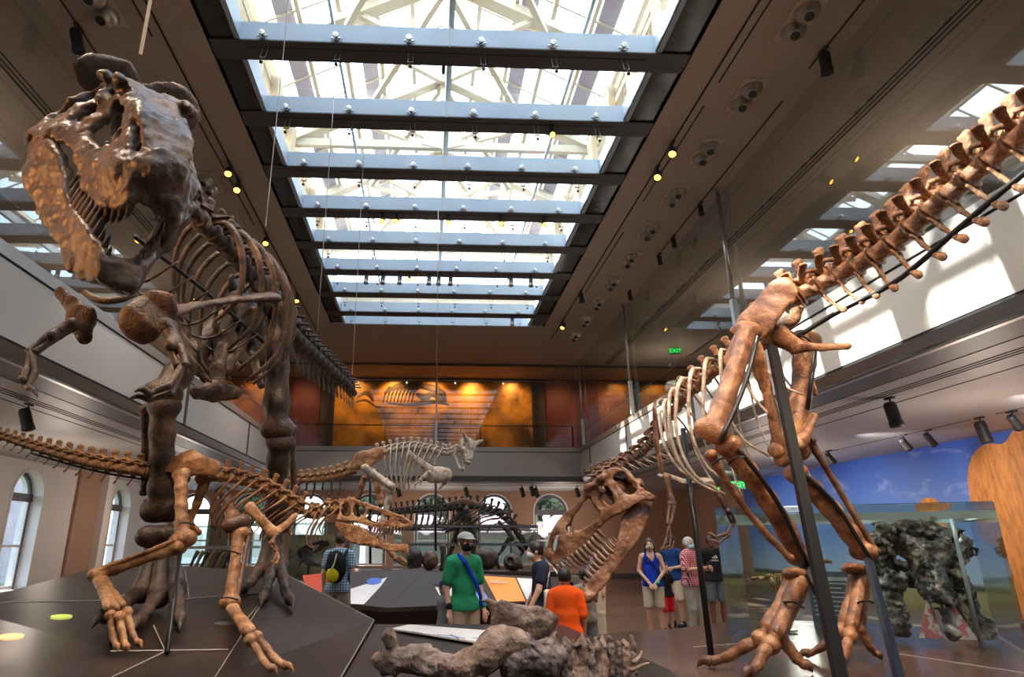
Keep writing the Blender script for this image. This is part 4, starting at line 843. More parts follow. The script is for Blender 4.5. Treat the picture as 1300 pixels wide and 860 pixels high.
# ------------------------------------------------ B: small ochre skeleton on the left platform
rB = thing('theropod_skeleton', 'smaller ochre theropod skeleton at the front of the left platform, slender skull to the right', 'dinosaur skeleton', (-2.6, 5.2, .9))
m = M['boneB']; WYB = tuple(v*.72 for v in WY)
skB_up = profile_bone('skull', JUV_O, JUV_H, WX, WYB, .014, m=m, roof=(.02, .98), topn=.35, h=.007)
skB_jw = profile_bone('lower_jaw', JUV_J, [], WX, tuple(v*.72 for v in WJ), .016, m=m, roof=None, topn=0, extra=jaw_extra)
place_skull(rB, skB_up, skB_jw, toothC, pose_view(at(433.3, 660.5, 5.9), at(523.9, 668.8, 5.8), vec(.09, 1)), pose_view(at(431, 664.5, 5.9), at(517.7, 696, 5.8), vec(.339, .941)), JUV_O, JUV_J, WX, WYB, tuple(v*.72 for v in WJ), nt=14, tl=.085, tj=.04, topn=.35, xr=(.42, .985), xj=(.45, .97))
vB = mk_vertebra('dorsal', m, 8); vBt = mk_vertebra('tail', m, 9); vBn = mk_vertebra('neck', m, 10); cB = mk_chevron(m)
spine(rB, None, vBt, ats([(238, 608, 5.9), (190, 601, 5.88), (120, 590, 5.85), (60, 574, 5.8), (0, 555, 5.75), (-40, 543, 5.7)]), [.115, .115, .105, .085, .065, .05], rev=True, gap=1.02, chev=(.02, 1), chev_me=cB, chs=.46)
frB = spine(rB, None, vB, ats([(250, 608, 5.9), (290, 607, 5.9), (330, 618, 5.9), (365, 637, 5.9), (388, 652, 5.9)]), [.10, .10, .095], gap=1.03)
frn = spine(rB, None, vBn, ats([(388, 652, 5.9), (402, 655, 5.9), (418, 648, 5.9), (434, 648, 5.9)]), [.095, .085], gap=1.0)
ribs(rB, frB, range(3, len(frB)), (.0, 0, 1), .20, .50, .0125, m, back=.35)
ribs(rB, frn, range(0, len(frn)), (.0, 0, 1), .12, .24, .008, m, back=.8)
nB = np.array([0, -1, .1])
blade(rB, 'ilium', ats([(212, 592, 5.8), (240, 588, 5.8), (270, 594, 5.8)]), [.06, .11, .07], nB, m, .25)
blade(rB, 'ilium', ats([(212, 592, 6.05), (240, 588, 6.05), (270, 594, 6.05)]), [.06, .11, .07], nB, m, .25)
blade(rB, 'pubis', ats([(262, 605, 5.95), (250, 640, 5.95), (240, 665, 5.95), (252, 676, 5.95)]), [.06, .035, .03, .03], nB, m, .6)
blade(rB, 'ischium', ats([(232, 612, 5.95), (205, 627, 5.95), (184, 636, 5.95)]), [.05, .025, .015], nB, m, .6)
blade(rB, 'scapula', ats([(318, 645, 5.7), (332, 660, 5.68), (346, 676, 5.66)]), [.05, .035, .05], nB, m, .4)
blade(rB, 'coracoid', ats([(346, 678, 5.68), (362, 668, 5.72), (375, 655, 5.75)]), [.04, .03, .025], nB, m, .5)
arm(rB, at(350, 680, 5.65), at(345, 690, 5.6), at(352, 700, 5.58), [[at(350, 708, 5.56), at(346, 714, 5.55), at(342, 716, 5.55)], [at(354, 708, 5.56), at(352, 715, 5.55), at(349, 718, 5.55)]], .018, m)
long_bone(rB, 'femur', at(229, 604, 5.72), at(232, 686, 5.5), .052, m, 1.4, 1.8, lat=RT, h=.013)
long_bone(rB, 'femur', at(282, 625, 6.0), at(300, 665, 5.6), .052, M['boneC2'], 1.4, 1.8, lat=RT, h=.013)
long_bone(rB, 'tibia', at(226, 694, 5.5), at(121, 730, 5.35), .048, m, 1.9, 1.5, h=.012)
long_bone(rB, 'fibula', at(222, 687, 5.45), at(126, 724, 5.32), .018, m, 1.8, 1.3, h=.009)
long_bone(rB, 'tibia', at(303, 678, 5.6), at(292, 765, 5.35), .045, m, 1.7, 1.5, lat=RT, h=.012)
long_bone(rB, 'fibula', at(316, 678, 5.62), at(300, 760, 5.38), .02, M['boneC2'], 1.6, 1.3, h=.009)
kB = [pt_left(148, 800)+[0, 0, .03], pt_left(158, 805)+[0, 0, .03], pt_left(170, 800)+[0, 0, .03]]
def near(px, py, base, dz): p = at(px, py, base[1]); return p
t3 = [pt_left(150, 828), pt_left(163, 829), pt_left(180, 824)]; kB = [at(141, 782, t3[0][1]+.1), at(152, 784, t3[1][1]+.08), at(161, 778, t3[2][1]+.12)]
foot3(rB, at(128, 738, 5.3), kB, t3, .034, m, h=.010)
g = lambda x, y: pt_left(x, y, on_leftR)
t3 = [g(352, 858), g(373, 855), pt_left(322, 806)]; kB = [at(318, 812, t3[0][1]+.12), at(326, 810, t3[1][1]+.15), at(308, 794, t3[2][1]+.06)]
foot3(rB, at(294, 772, 5.3), kB, t3, .036, m, h=.010)
rods(rB, [[at(230, 695, 5.55), pt_left(212, 829)], [at(141, 800, 5.2), pt_left(142, 818)]], .016)
rods(rB, [ats([(200, 612, 5.88), (120, 598, 5.85), (40, 576, 5.8)])], .009)
for a, b, c in (((228, 665), (247, 667), 5.42), ((280, 700), (305, 704), 5.5), ((280, 760), (302, 762), 5.3)): rods(rB, [ats([(*a, c), ((a[0]+b[0])/2, (a[1]+b[1])/2-2, c-.08), (*b, c)])], .006, name='clamp')
# ------------------------------------------------ D: pale horned skeleton, middle distance
m = M['boneD']; YD = 13.0
def aD(l, d=0): return ats([(x, y, YD+d) for x, y in l])
rD = thing('theropod_skeleton', 'pale short-snouted horned skeleton with orange hips standing mid-hall above the information desk', 'dinosaur skeleton', tuple(at(475, 700, YD)*[1, 1, 0]+[0, 0, 1.1]))
vDm = mk_vertebra('dorsal', m, 11); vDt = mk_vertebra('tail', M['boneB'], 12); cD = mk_chevron(M['boneC2'])
spine(rD, None, vDt, aD([(452, 598), (430, 605), (405, 609), (372, 611), (330, 612)]), [.17, .15, .12], rev=True, gap=1.02, chev=(.05, 1), chev_me=cD, chs=1.1)
fD = spine(rD, None, vDm, aD([(478, 577), (500, 571), (525, 568), (550, 572), (566, 576), (580, 572)]), [.13, .125, .11], gap=1.02)
ribs(rD, fD, range(1, len(fD)-2), (0, 0, 1), .34, .86, .021, m, back=.2)
for s_ in (-.2, .2): blade(rD, 'ilium', aD([(443, 594), (460, 585), (482, 576)], s_), [.06, .17, .13], (0, 1, 0), M['boneB'], .25)
blade(rD, 'scapula', aD([(519, 575), (535, 588), (548, 598)], -.3), [.05, .06, .09], (0, 1, 0), m, .4); blade(rD, 'coracoid', aD([(549, 603), (565, 603)], -.25), [.17, .15], (0, 1, 0), m, .6)
arm(rD, aD([(545, 600)], -.4)[0], aD([(538, 606)], -.4)[0], aD([(533, 610)], -.4)[0], [[aD([(530, 613)], -.4)[0], aD([(527, 615)], -.4)[0], aD([(525, 614)], -.4)[0]]], .035, m)
arm(rD, aD([(568, 606)], -.1)[0], aD([(566, 612)], -.1)[0], aD([(562, 617)], -.1)[0], [[aD([(560, 619)], -.1)[0], aD([(558, 621)], -.1)[0], aD([(557, 620)], -.1)[0]]], .035, m)
long_bone(rD, 'femur', *aD([(464, 595), (497, 618)], -.3), .075, m, 1.4, 1.5, h=.02); long_bone(rD, 'tibia', *aD([(496, 625), (483, 672)], -.3), .06, m, 1.5, 1.3, h=.018)
long_bone(rD, 'femur', *aD([(475, 600), (484, 640)], .3), .07, M['boneB'], 1.4, 1.4, h=.02); long_bone(rD, 'tibia', *aD([(462, 608), (447, 655)], .25), .06, M['boneB'], 1.4, 1.3, h=.018)
long_bone(rD, 'metatarsal', *aD([(480, 682), (503, 710)], -.35), .05, M['boneB'], 1.4, 1.2, h=.015)
for q in (0, 6): part('toe', tube(smooth_path(aD([(500+q, 708), (512+q, 716), (520+q, 719)], -.5), 6), [.05, .04, .015], 7), M['boneB'], rD, True)
s = SDF((-.45, -.45, -.4), (.55, .45, .5), .012)
s.ell((0, 0, .08), (.20, .17, .17), .05); s.cap((.1, 0, .06), (.34, 0, -.06), .12, .08, .06); s.cap((.02, -.1, .2), (-.02, -.27, .34), .06, .02, .04); s.cap((.02, .1, .2), (-.02, .27, .34), .06, .02, .04)
for q in (-1, 1):
    s.ell((.10, q*.17, .10), (.055, .06, .06), .01, op='sub'); s.ell((.24, q*.12, .04), (.05, .05, .045), .01, op='sub'); s.ell((-.04, q*.18, .02), (.06, .06, .07), .01, op='sub'); s.cap((.38, q*.03, -.02), (.38, q*.06, -.02), .025, op='sub')
s.noise(.006, 30, 3); MD = pose(at(590, 570, YD), at(601, 592, YD-.35), vec(.5, 1), .95); skD = link('skull', sdf_mesh('skull', s, m), rD, MD)
s = SDF((-.4, -.35, -.5), (.6, .35, .1), .014)
for q in (-1, 1): s.path([(-.08, q*.15, -.05), (.06, q*.13, -.24), (.34, q*.04, -.30)], [.05, .045, .035], .03)
s.noise(.005, 30, 4); jD = link('lower_jaw', sdf_mesh('lower_jaw', s, m), rD, MD)
for q in (-1, 1):
    for i in range(5):
        link('tooth', toothC, skD, MD @ Matrix.Translation((.16+.05*i, q*(.10-.012*i), -.03-.02*i)) @ Matrix.Scale(.06, 4))
rods(rD, [aD([(553, 606), (553, 700)]), aD([(470, 600), (470, 716)])], .025)
# ------------------------------------------------ E: black ornithopod behind
YE_ = 16.0; m = M['boneE']
def aE(l, d=0): return ats([(x, y, YE_+d) for x, y in l])
rE = thing('dinosaur_skeleton', 'black long-tailed skeleton facing right with lowered small head, behind the man in green', 'dinosaur skeleton', tuple(at(610, 700, YE_)*[1, 1, 0]+[0, 0, .75]))
vE = mk_vertebra('horned', m, 13); cE = mk_chevron(m); vEn = mk_vertebra('neck', m, 14)
spine(rE, None, vE, aE([(592, 645), (570, 646), (540, 648), (505, 651), (480, 653)]), [.15, .14, .12], rev=True, gap=1.04, chev=(.02, 1), chev_me=cE, chs=1.5)
fE = spine(rE, None, vE, aE([(594, 644), (612, 645), (632, 652), (648, 665)]), [.15, .145, .14], gap=1.04); spine(rE, None, vEn, aE([(648, 665), (656, 678), (662, 688), (672, 694)]), [.12, .10], gap=1.02)
ribs(rE, fE, range(1, len(fE)), (.2, 0, 1), .33, .68, .018, m, back=.7)
for s_ in (-.2, .2): blade(rE, 'ilium', aE([(570, 640), (588, 637), (612, 641)], s_), [.04, .07, .045], (0, 1, 0), M['boneC2'], .3)
blade(rE, 'pubis', aE([(585, 652), (572, 664), (562, 674)]), [.09, .05, .03], (0, 1, 0), m, .5); blade(rE, 'pubis', aE([(590, 655), (575, 672), (566, 676)]), [.08, .04, .03], (0, 1, 0), m, .5)
long_bone(rE, 'femur', *aE([(592, 648), (602, 684)], -.2), .075, m, 1.4, 1.4, h=.02); long_bone(rE, 'tibia', *aE([(602, 688), (598, 712)], -.25), .06, m, 1.4, 1.3, h=.02)
long_bone(rE, 'femur', *aE([(584, 650), (578, 688)], .25), .07, m, 1.4, 1.4, h=.02); long_bone(rE, 'tibia', *aE([(576, 690), (566, 716)], .2), .06, m, 1.4, 1.3, h=.02)
for a in ([(598, 712), (608, 722), (618, 724)], [(598, 712), (603, 724), (608, 727)], [(566, 716), (571, 724), (580, 725)]): part('foot', tube(smooth_path(aE(a, -.3), 7), [.07, .07, .05, .02], 7), m, rE, True)
blade(rE, 'scapula', aE([(634, 664), (644, 674), (650, 684)], -.25), [.05, .05, .07], (0, 1, 0), m, .5)
for d_, a in ((-.3, [(646, 684), (638, 698), (630, 708), (634, 724)]), (.2, [(656, 690), (664, 700), (658, 712), (664, 724)])):
    long_bone(rE, 'humerus', *aE(a[:2], d_), .045, m, 1.3, 1.3, h=.015); part('forearm_bone', tube(aE(a[1:3], d_), .035, 7), m, rE, True); part('hand', tube(smooth_path(aE(a[2:], d_), 5), [.04, .03], 7), m, rE, True)
s = SDF((-.3, -.2, -.3), (.5, .2, .3), .012); s.cap((0, 0, .04), (.34, 0, -.02), .10, .05, .05, flat=((0, 1, 0), .75)); s.cap((0, 0, -.05), (.32, 0, -.10), .05, .03, .01)
for q in (-1, 1): s.ell((.08, q*.09, .06), (.045, .05, .04), .01, op='sub'); s.ell((.2, q*.07, .02), (.04, .04, .025), .01, op='sub')
s.noise(.005, 30, 3); link('skull', sdf_mesh('skull', s, m), rE, pose(at(668, 694, YE_-.2), at(685, 697, YE_-.3), vec(0, 1), 1.0))
# plinths and glass guards of the middle exhibits
slab('exhibit_plinth', 'dark plinth in the middle of the hall under the pale horned skeleton', [[(-1.58, 12.2, 1.08), (-.2, 12.2, 1.08), (-.2, 14.0, 1.08), (-1.58, 14.0, 1.08)]], 0, cat='plinth')
slab('exhibit_plinth', 'dark plinth before the far windows under the black long-tailed skeleton', [[(-1.6, 14.2, .72), (3.0, 14.2, .72), (3.0, 19, .72), (-1.6, 19, .72)]], 0, cat='plinth')
def glass_box(name, label, fl, fr, depth, z0, z1, rails=(), cat='glass case', base=None, bm=None, frame=None, th=.012):
    fl = np.array([*fl, 0.]); fr = np.array([*fr, 0.]); u = fr-fl; u /= np.linalg.norm(u); n = np.array([-u[1], u[0], 0]); bl, br = fl+n*depth, fr+n*depth; Z = lambda p, z: np.array([p[0], p[1], z])
    r = thing(name, label, cat, tuple(Z((fl+fr+bl+br)/4, z0 if base is None else base))); frame = frame or M['steel']
    for a, b, k in ((fl, fr, 'front'), (fl, bl, 'side'), (fr, br, 'side'), (bl, br, 'back')): part('glass_pane', poly_prism([Z(a, z0), Z(b, z0), Z(b, z1), Z(a, z1)], np.cross(b-a, (0, 0, 1))/np.linalg.norm(b-a)*th*.3), M['caseglass'], r)
    part('top_pane', poly_prism([Z(fl, z1), Z(fr, z1), Z(br, z1), Z(bl, z1)], (0, 0, .01)), M['caseglass'], r)
    for a in (fl, fr, bl, br): part('corner_edge', obox(Z(a, z0), Z(a, z1), th*1.2, th*1.2), M['edge'], r)
    for z in rails:
        for a, b in ((fl, fr), (bl, br)): part('rail', obox(Z(a, z), Z(b, z), .035, .05), frame, r)
    if base is not None: part('base', join(poly_prism([Z(fl, base), Z(fr, base), Z(br, base), Z(bl, base)], (0, 0, z0-base))), bm or M['platform'], r)
    return r, u, n
M['edge'] = mat('green_glass_edge', (.35, .55, .50), .15); M['railblue'] = mat('pale_rail', (.55, .66, .68), .3, .2)
glass_box('glass_guard', 'glass guard with dark rails round the plinth near the far windows', at(500, 690, 14.4)[:2], at(684, 690, 14.4)[:2], 4.2, .73, 1.96, rails=(1.93, 1.55), frame=M['frame'], base=None, cat='glass guard')
gc, u_, n_ = glass_box('glass_case', 'upright glass case with a dark gaping skull behind the man with the backpack', at(366, 700, 12.8)[:2], at(446, 700, 12.8)[:2], 1.6, .82, 1.95, rails=(), base=0)
# cast skull inside, shelf and backdrop
oB = at(412, 712, 13.4)
gs_ = thing('cast_skull', 'dark open-jawed skull cast with orange snout inside the upright glass case', 'skull', (oB[0], oB[1], .83))
blk = with_mat(rex_up, M['boneE']); blj = with_mat(rex_jw, M['boneE'])
place_skull(gs_, blk, blj, toothC, pose_view(at(385, 712, 13.5), at(418, 690, 13.3), vec(-.5, .8)), pose_view(at(385, 713, 13.5), at(416, 718, 13.3), vec(0, 1)), REX_O, REX_J, WX, WY, WJ, nt=8)
rods(gs_, [[at(392, 715, 13.5), at(392, 715, 13.5)*[1, 1, 0]+[0, 0, .83]]], .02)
solo('case_backdrop', cbox(tuple(at(395, 700, 14.1)*[1, 1, 0]+[0, 0, 1.3]), (.9, .03, .9)), mat('landscape_print', (.10, .13, .10), .5, col2=(.42, .28, .16), scale=3), 'painted landscape backdrop board in the upright glass case', 'backdrop')
gl2, _, _ = glass_box('glass_case', 'low glass case with small bones behind the legs of the left skeletons', at(222, 700, 13.2)[:2], at(306, 700, 13.2)[:2], 1.5, .95, 1.9, rails=(1.5,), base=0)
fb = thing('fossil_bones', 'heap of striped brown bones in the low glass case on the left', 'fossil', tuple(at(262, 715, 13.9)*[1, 1, 0]+[0, 0, .96]))
for i in range(7): a = at(240+i*7, 716, 13.9); a[2] = .99; b = at(252+i*7, 700, 13.9); part('bone', tube(smooth_path([a, (a+b)/2+[0, 0, .06], b], 7), [.04, .03, .05], 7), M['boneB'] if i % 2 else M['boneE'], fb, True)
# ------------------------------------------------ information desk with slanted panels
white_p = mat('white_print', (.74, .70, .68), .45, col2=(.80, .77, .75), scale=5)
def K(px, py, Y): return at(px, py, Y)
dT = [K(372, 731, 9.3), K(445, 728.5, 9.3), K(499.5, 726.5, 9.3), K(535, 721.5, 9.5), K(541.4, 726.5, 9.3), K(600, 728.5, 9.3), K(655, 732, 9.3), K(694, 734, 9.3), K(742, 733, 9.6)]
dL = [K(398, 765, 8.9), K(445, 769, 8.4), K(460.5, 769, 8.4), K(492, 772, 8.3), K(562.8, 769, 8.4), K(631, 766, 8.5), K(668, 765.5, 8.5), K(702, 764, 8.6), K(750, 760, 8.9)]
dk_ = thing('information_desk', 'long dark faceted desk with slanted white, blue and orange panels across the hall', 'display desk', tuple(K(560, 790, 9.0)*[1, 1, 0]))
fs = []; aT, aL = dT, dL; dT, dL = dT[1:], dL[1:]; n = len(dT)
base = [p*[1, 1, 0]+np.array([0, .55, 0])+[0, 0, .0] for p in dL]; back = [p*[1, 1, 0]+np.array([0, .7, p[2]]) for p in dT]; bb = [p*[1, 1, 0]+np.array([0, .7, 0]) for p in dT]
low = [p-[0, 0, .05] for p in dL]
V = dT+dL+low+base+back+bb
for i in range(n-1):
    for r_ in range(3): fs.append((r_*n+i+n, r_*n+i+n+1, (r_)*n+i+1, (r_)*n+i))
    fs += [(i, i+1, 4*n+i+1, 4*n+i), (4*n+i, 4*n+i+1, 5*n+i+1, 5*n+i)]
for e_ in (0, n-1): fs.append((e_, n+e_, 2*n+e_, 3*n+e_, 5*n+e_, 4*n+e_))
part('body', (np.array(V), fs), mat('desk_dark_laminate', (.055, .038, .030), .55, spec=.25), dk_)
dT, dL = aT, aL
def dpanel(name, pts, mm_, lab=None):
    p = [q+(EYE-q)/np.linalg.norm(EYE-q)*.012 for q in pts]; o = part(name, poly_prism(p, (0, .004, -.006)), mm_, dk_)
    if lab: o['label'] = lab
    return o
lerp = lambda a, b, t: a+(b-a)*t
dpanel('panel', [dT[1]+[0, 0, -.03], dT[2]+[0, 0, -.01], lerp(dT[2], dL[2], .97), dL[1]+[0, 0, .02]], white_p, 'white panel with a blue oval')
dpanel('panel', [dT[4]+[.01, 0, -.02], lerp(dT[4], dT[5], .72)+[0, 0, -.02], lerp(dL[4], dL[5], .50)+[0, 0, .01], dL[4]+[.02, 0, .01]], white_p)
dpanel('panel', [lerp(dT[4], dT[5], .85)+[0, 0, -.02], dT[5]+[0, 0, -.02], lerp(dL[4], dL[5], .88)+[0, 0, .02], lerp(dL[4], dL[5], .62)+[0, 0, .02]], mat('periwinkle_print', (.16, .25, .75), .4), 'periwinkle blue panel')
orp = dpanel('panel', [K(614, 731.5, 9.25), K(654, 734, 9.25), K(667.5, 763.6, 8.52), K(631, 764.3, 8.52)], mat('orange_print', (.95, .30, .01), .4), 'orange panel with white heading')
dpanel('panel', [K(656, 734, 9.25), K(690, 736, 9.25), K(700, 761.5, 8.6), K(669.5, 763.5, 8.52)], white_p)
rb_ = solo('red_board', poly_prism([K(384, 731, 12.4), K(413, 728, 12.4), K(420, 758, 11.9), K(392, 762, 11.9)], (0, .05, 0)), mat('red_print', (.62, .06, .02), .4), 'slanted red board below the upright glass case, left of the man with the backpack', 'sign'); part('board_stand', obox(K(402, 745, 12.3), K(402, 745, 12.3)*[1, 1, 0], .3, .06), M['platform'], rb_)
oc = K(475, 738, 9.05); part('blue_oval', lathe([(0, 0), (.10, 0), (.10, .004), (0, .005)], oc+(EYE-oc)*.004, np.cross(RT, dL[2]-dT[2]), 20), mat('blue_oval_print', (.03, .12, .55), .4), dk_)
for i, (x0, x1, yy) in enumerate(((622, 634, 737.5), (623, 645, 740), (626, 652, 747), (627, 651, 750), (629, 653, 753))): part('text_line', obox(K(x0, yy, 9.03-.02*i*1.3), K(x1, yy+.4, 9.03-.02*i*1.3), .008, .010 if i > 1 else .016, FW), M['jamb'] if i < 2 else mat('faded_text', (.95, .50, .2), .5), dk_)
# small things on and behind the desk
def lump(name, label, c, rr, m_, cat='fossil', noise=.03, extra=None):
    c = np.array(c, float); R = max(rr)*1.4; s = SDF(c-R, c+R, max(rr)/14); s.ell(c, rr, 0)
    if extra: extra(s, c)
    s.noise(max(rr)*noise, 4/max(rr), 5); o = link(name, sdf_mesh(name, s, m_), None); o.data.transform(Matrix.Translation(Vector(-c+[0, 0, rr[2]]))); o.matrix_local = Matrix.Translation(Vector(c-[0, 0, rr[2]])); WM[o.name] = o.matrix_local; return tag(o, label, cat)
zz = lambda px, Y: at(px, 722, Y)
a = at(546, 712, 9.75); solo('desk_shelf', rect(-.3, 9.5, 1.9, 10.3, 0, 1.2), M['platform'], 'dark block behind the information desk carrying small fossils', 'plinth')
def su(px, py, Y=9.8): r = ray(px, py); return EYE+r*Y
c = su(546, 709); lump('fossil_shell', 'round mottled brown fossil on the desk left of the man in green', (c[0], c[1], 1.2+.145), (.12, .10, .14), M['boneC2'])
c = su(617, 712); lump('fossil_dome', 'dark rounded fossil on the desk right of the man in green', (c[0], c[1], 1.2+.17), (.18, .12, .155), M['boneE'])
c = su(651, 712); lump('fossil_block', 'small brown skull-shaped fossil on the desk beside the man with the white bag', (c[0], c[1], 1.2+.12), (.14, .12, .12), M['boneE'], extra=lambda s, c: s.ell(c+[-.05, -.1, .02], (.05, .05, .05), .01, op='sub'))
c = su(527, 700); lump('vertebra_cast', 'dark lumpy vertebra cast on the desk below the slender skull', (c[0], c[1], 1.2+.17), (.11, .09, .17), M['boneE'], noise=.08)
c = su(562, 700); solo('upright_bone', lathe([(0, 0), (.05, .0), (.05, .04), (.03, .1), (.03, .24), (.055, .33), (.03, .38), (0, .38)], (c[0], c[1], 1.2), seg=10), M['boneE'], 'short dark bone standing upright behind the man in green', 'fossil', smooth=True)
# ------------------------------------------------ F: foreground fossil on the deck
rF = thing('fossil_skeleton', 'rugged grey and tan fossil hip and backbone mounted low on the front deck', 'fossil', (.6, 3.6, CZ))
YFF = 3.62
def aF(l, d=0): return ats([(x, y, YFF+d) for x, y in l])
m1, m2 = M['boneF'], M['boneF2']
def rug(name, paths, mm_, h=.009, amp=.012, fr=24, k=.035, seed=1, subs=(), flat=None):
    paths = [(p, [q*.8 for q in r]) for p, r in paths]; subs = [(c, r*.8) for c, r in subs]; allp = np.concatenate([np.array(p) for p, r in paths]); R = max(max(r) for p, r in paths); s = SDF(allp.min(0)-R*1.4, allp.max(0)+R*1.4, h)
    for p, r in paths: s.path(list(p), r, k, flat)
    for c, r in subs: s.ell(c, r, k*.6, op='sub')
    s.noise(amp, fr, seed, 3); s.noise(amp*.35, fr*4, seed+3, 2); return spart(name, s, mm_, rF, True)
rug('leg_bone', [(smooth_path(aF([(492, 842), (520, 836), (556, 844), (582, 850)]), 8), [.06, .07, .075, .08]), (smooth_path(aF([(497, 838), (498, 822), (495, 806)]), 5), [.045, .04, .055])], M['boneF3'], subs=[(aF([(540, 850)], -.1)[0], .03)])
rug('bone_end', [(aF([(486, 842), (481, 838)]), [.045, .05])], m2, amp=.004)
rug('leg_bone', [(smooth_path(aF([(570, 848), (605, 838), (635, 818), (657, 814)]), 8), [.06, .085, .10, .08]), (aF([(560, 846), (590, 852)], -.05), [.05, .06])], m2, seed=2, amp=.010)
part('thin_bone', tube(smooth_path(aF([(508, 825), (525, 830), (545, 830), (583, 835)], .05), 12), [.018, .013, .015, .013], 8), m2, rF, True)
rug('hip_plate', [(smooth_path(aF([(614, 763), (632, 769), (655, 774), (680, 778), (702, 787)], .1), 9), [.004, .022, .034, .038, .02]), (aF([(640, 774), (650, 786), (690, 792)], .08), [.05, .06, .03]), (smooth_path(aF([(634, 780), (636, 800), (650, 820), (664, 838)], .1), 8), [.045, .06, .07, .10]), (aF([(660, 795), (662, 812)], .1), [.08, .07]), (smooth_path(aF([(701, 788), (690, 802), (672, 808)], .1), 5), [.03, .035, .05])], M['boneF3'], seed=3, k=.03, amp=.009, flat=(FW, .6))
rug('hip_block', [(smooth_path(aF([(650, 844), (680, 840), (712, 836)], 0), 6), [.09, .115, .085]), (aF([(690, 832), (706, 806)], 0), [.06, .02]), (aF([(700, 836), (722, 812)], 0), [.045, .015]), (aF([(682, 834), (668, 815)], 0), [.05, .04])], m1, seed=4, k=.03, amp=.016, fr=26)
for i in range(10):
    x = 718+i*9.2; y = 812+3*math.sin(i*2.1)
    rug('vertebra', [(aF([(x, 856+i*.5), (x+1, 834)], .02*i), [.075, .055]), (aF([(x, 838), (x+2, 822), (x+random.uniform(-1, 4), y)], .02*i), [.052, .042, .016]), (aF([(x-2, 846), (x-4, 830), (x-3, 822)], -.1), [.04, .035, .015])], (m1, m2, M['boneF3'])[(i*2) % 3] if i != 1 else m2, seed=10+i, k=.02, amp=.009, fr=34, h=.007, flat=(RT, .62))
for a in ([(803, 842), (812, 835), (815, 826)], [(800, 852), (812, 846), (824, 842)], [(728, 822), (737, 818), (748, 820)]): part('rib', tube(smooth_path(aF(a), 6), [.02, .016, .006], 7, flat=.6), m2, rF, True)
rods(rF, [[aF([(x, y)])[0], aF([(x, y)])[0]*[1, 1, 0]+[0, 0, CZ]] for x, y in ((502, 845), (618, 845), (668, 850), (735, 855), (785, 858))], .010)
# ------------------------------------------------ right glass case
gr_, ug, ng = glass_box('glass_case', 'large frameless glass case on the right stage in front of the blue mural', (3.86, 8.66), (6.34, 7.05), 2.0, RZP+.02, 2.03, rails=(), base=None, th=.016)
gf, gR = np.array([3.86, 8.66, 0]), np.array([6.34, 7.05, 0])
for d_, z in ((.06, 1.90), (1.94, 1.90)): part('top_rail', obox(gf+ng*d_+[0, 0, z], gR+ng*d_+[0, 0, z], .05, .085), M['railblue'], gr_)
part('top_rail', obox(gR+ng*.06-ug*.03+[0, 0, 1.9], gR+ng*1.94-ug*.03+[0, 0, 1.9], .05, .05), M['railblue'], gr_)
part('corner_post', tube([gR+ng*.5-ug*.35+[0, 0, RZP], gR+ng*.3-ug*.38+[0, 0, 1.95]], .022, 10), M['railblue'], gr_, True)
for t in (.02, .33, .66, .98): part('pane_joint', obox(gf+(gR-gf)*t+[0, 0, RZP+.02], gf+(gR-gf)*t+[0, 0, 2.03], .008, .02), M['edge'], gr_)
for t in (.2, .5, .8): part('rail_clamp', lathe([(0, 0), (.03, 0), (.03, .05), (0, .05)], gf+(gR-gf)*t+[0, 0, 1.86], -ng, 10), M['chrome'], gr_)
# frilled skull inside: modelled facing local -y
sk = SDF((-.85, -.75, 0), (.85, .6, 1.5), .017)
sk.ell((0, .22, 1.02), (.62, .12, .42), .05); sk.ell((0, .12, .98), (.34, .16, .26), .05, op='sub')
for q in (-1, 1):
    sk.cap((q*.46, .18, 1.15), (q*.30, .05, .70), .13, .10, .08); sk.cap((q*.3, .05, .72), (q*.42, .1, .30), .13, .11, .08); sk.cap((q*.40, .1, .32), (q*.46, -.05, .05), .12, .15, .08)
    sk.ell((q*.27, -.05, .84), (.09, .2, .11), .03, op='sub'); sk.cap((q*.22, -.02, 1.02), (q*.36, -.42, 1.26), .10, .03, .05)
sk.cap((0, .05, .95), (0, -.35, .45), .20, .14, .1); sk.cap((0, -.32, .48), (0, -.45, .12), .11, .06, .06); sk.ell((0, -.25, .40), (.3, .14, .07), .03, op='sub'); sk.cap((0, -.35, .60), (0, -.46, .78), .07, .02, .04)
for q in (-1, 1): sk.ell((q*.14, -.2, .22), (.10, .3, .16), .04, op='sub')
sk.noise(.035, 10, 3, 4); sk.noise(.018, 34, 5, 3)
fc = gf+(gR-gf)*.76+ng*.85; Mx = Matrix.Translation((fc[0], fc[1], RZP+.05)) @ Matrix.Rotation(math.atan2(ug[1], ug[0])+.25, 4, 'Z') @ Matrix.Scale(.98, 4)
fm_ = bone_mat('flecked_black_white_fossil', (.010, .010, .010), (.055, .05, .045), (.72, .68, .62), 6, rough=.32, bump=1.0)
fs_ = link('horned_skull', sdf_mesh('horned_skull', sk, fm_), None, Mx); tag(fs_, 'big black and white flecked frilled skull inside the right glass case', 'skull')
for q in (-1, 1): part('mount_plate', (np.array([(q*.05, -.3, .02), (q*.30, -.3, .02), (q*.10, -.26, .50), (q*.05, -.28, .02), (q*.30, -.28, .02), (q*.10, -.24, .50)]), [(0, 1, 2), (3, 5, 4), (0, 3, 4, 1), (1, 4, 5, 2), (2, 5, 3, 0)]), mat('pink_white_plate', (.75, .22, .24), .5, col2=(.80, .76, .74), scale=9, ramp=(.48, .52)), fs_, local=True)
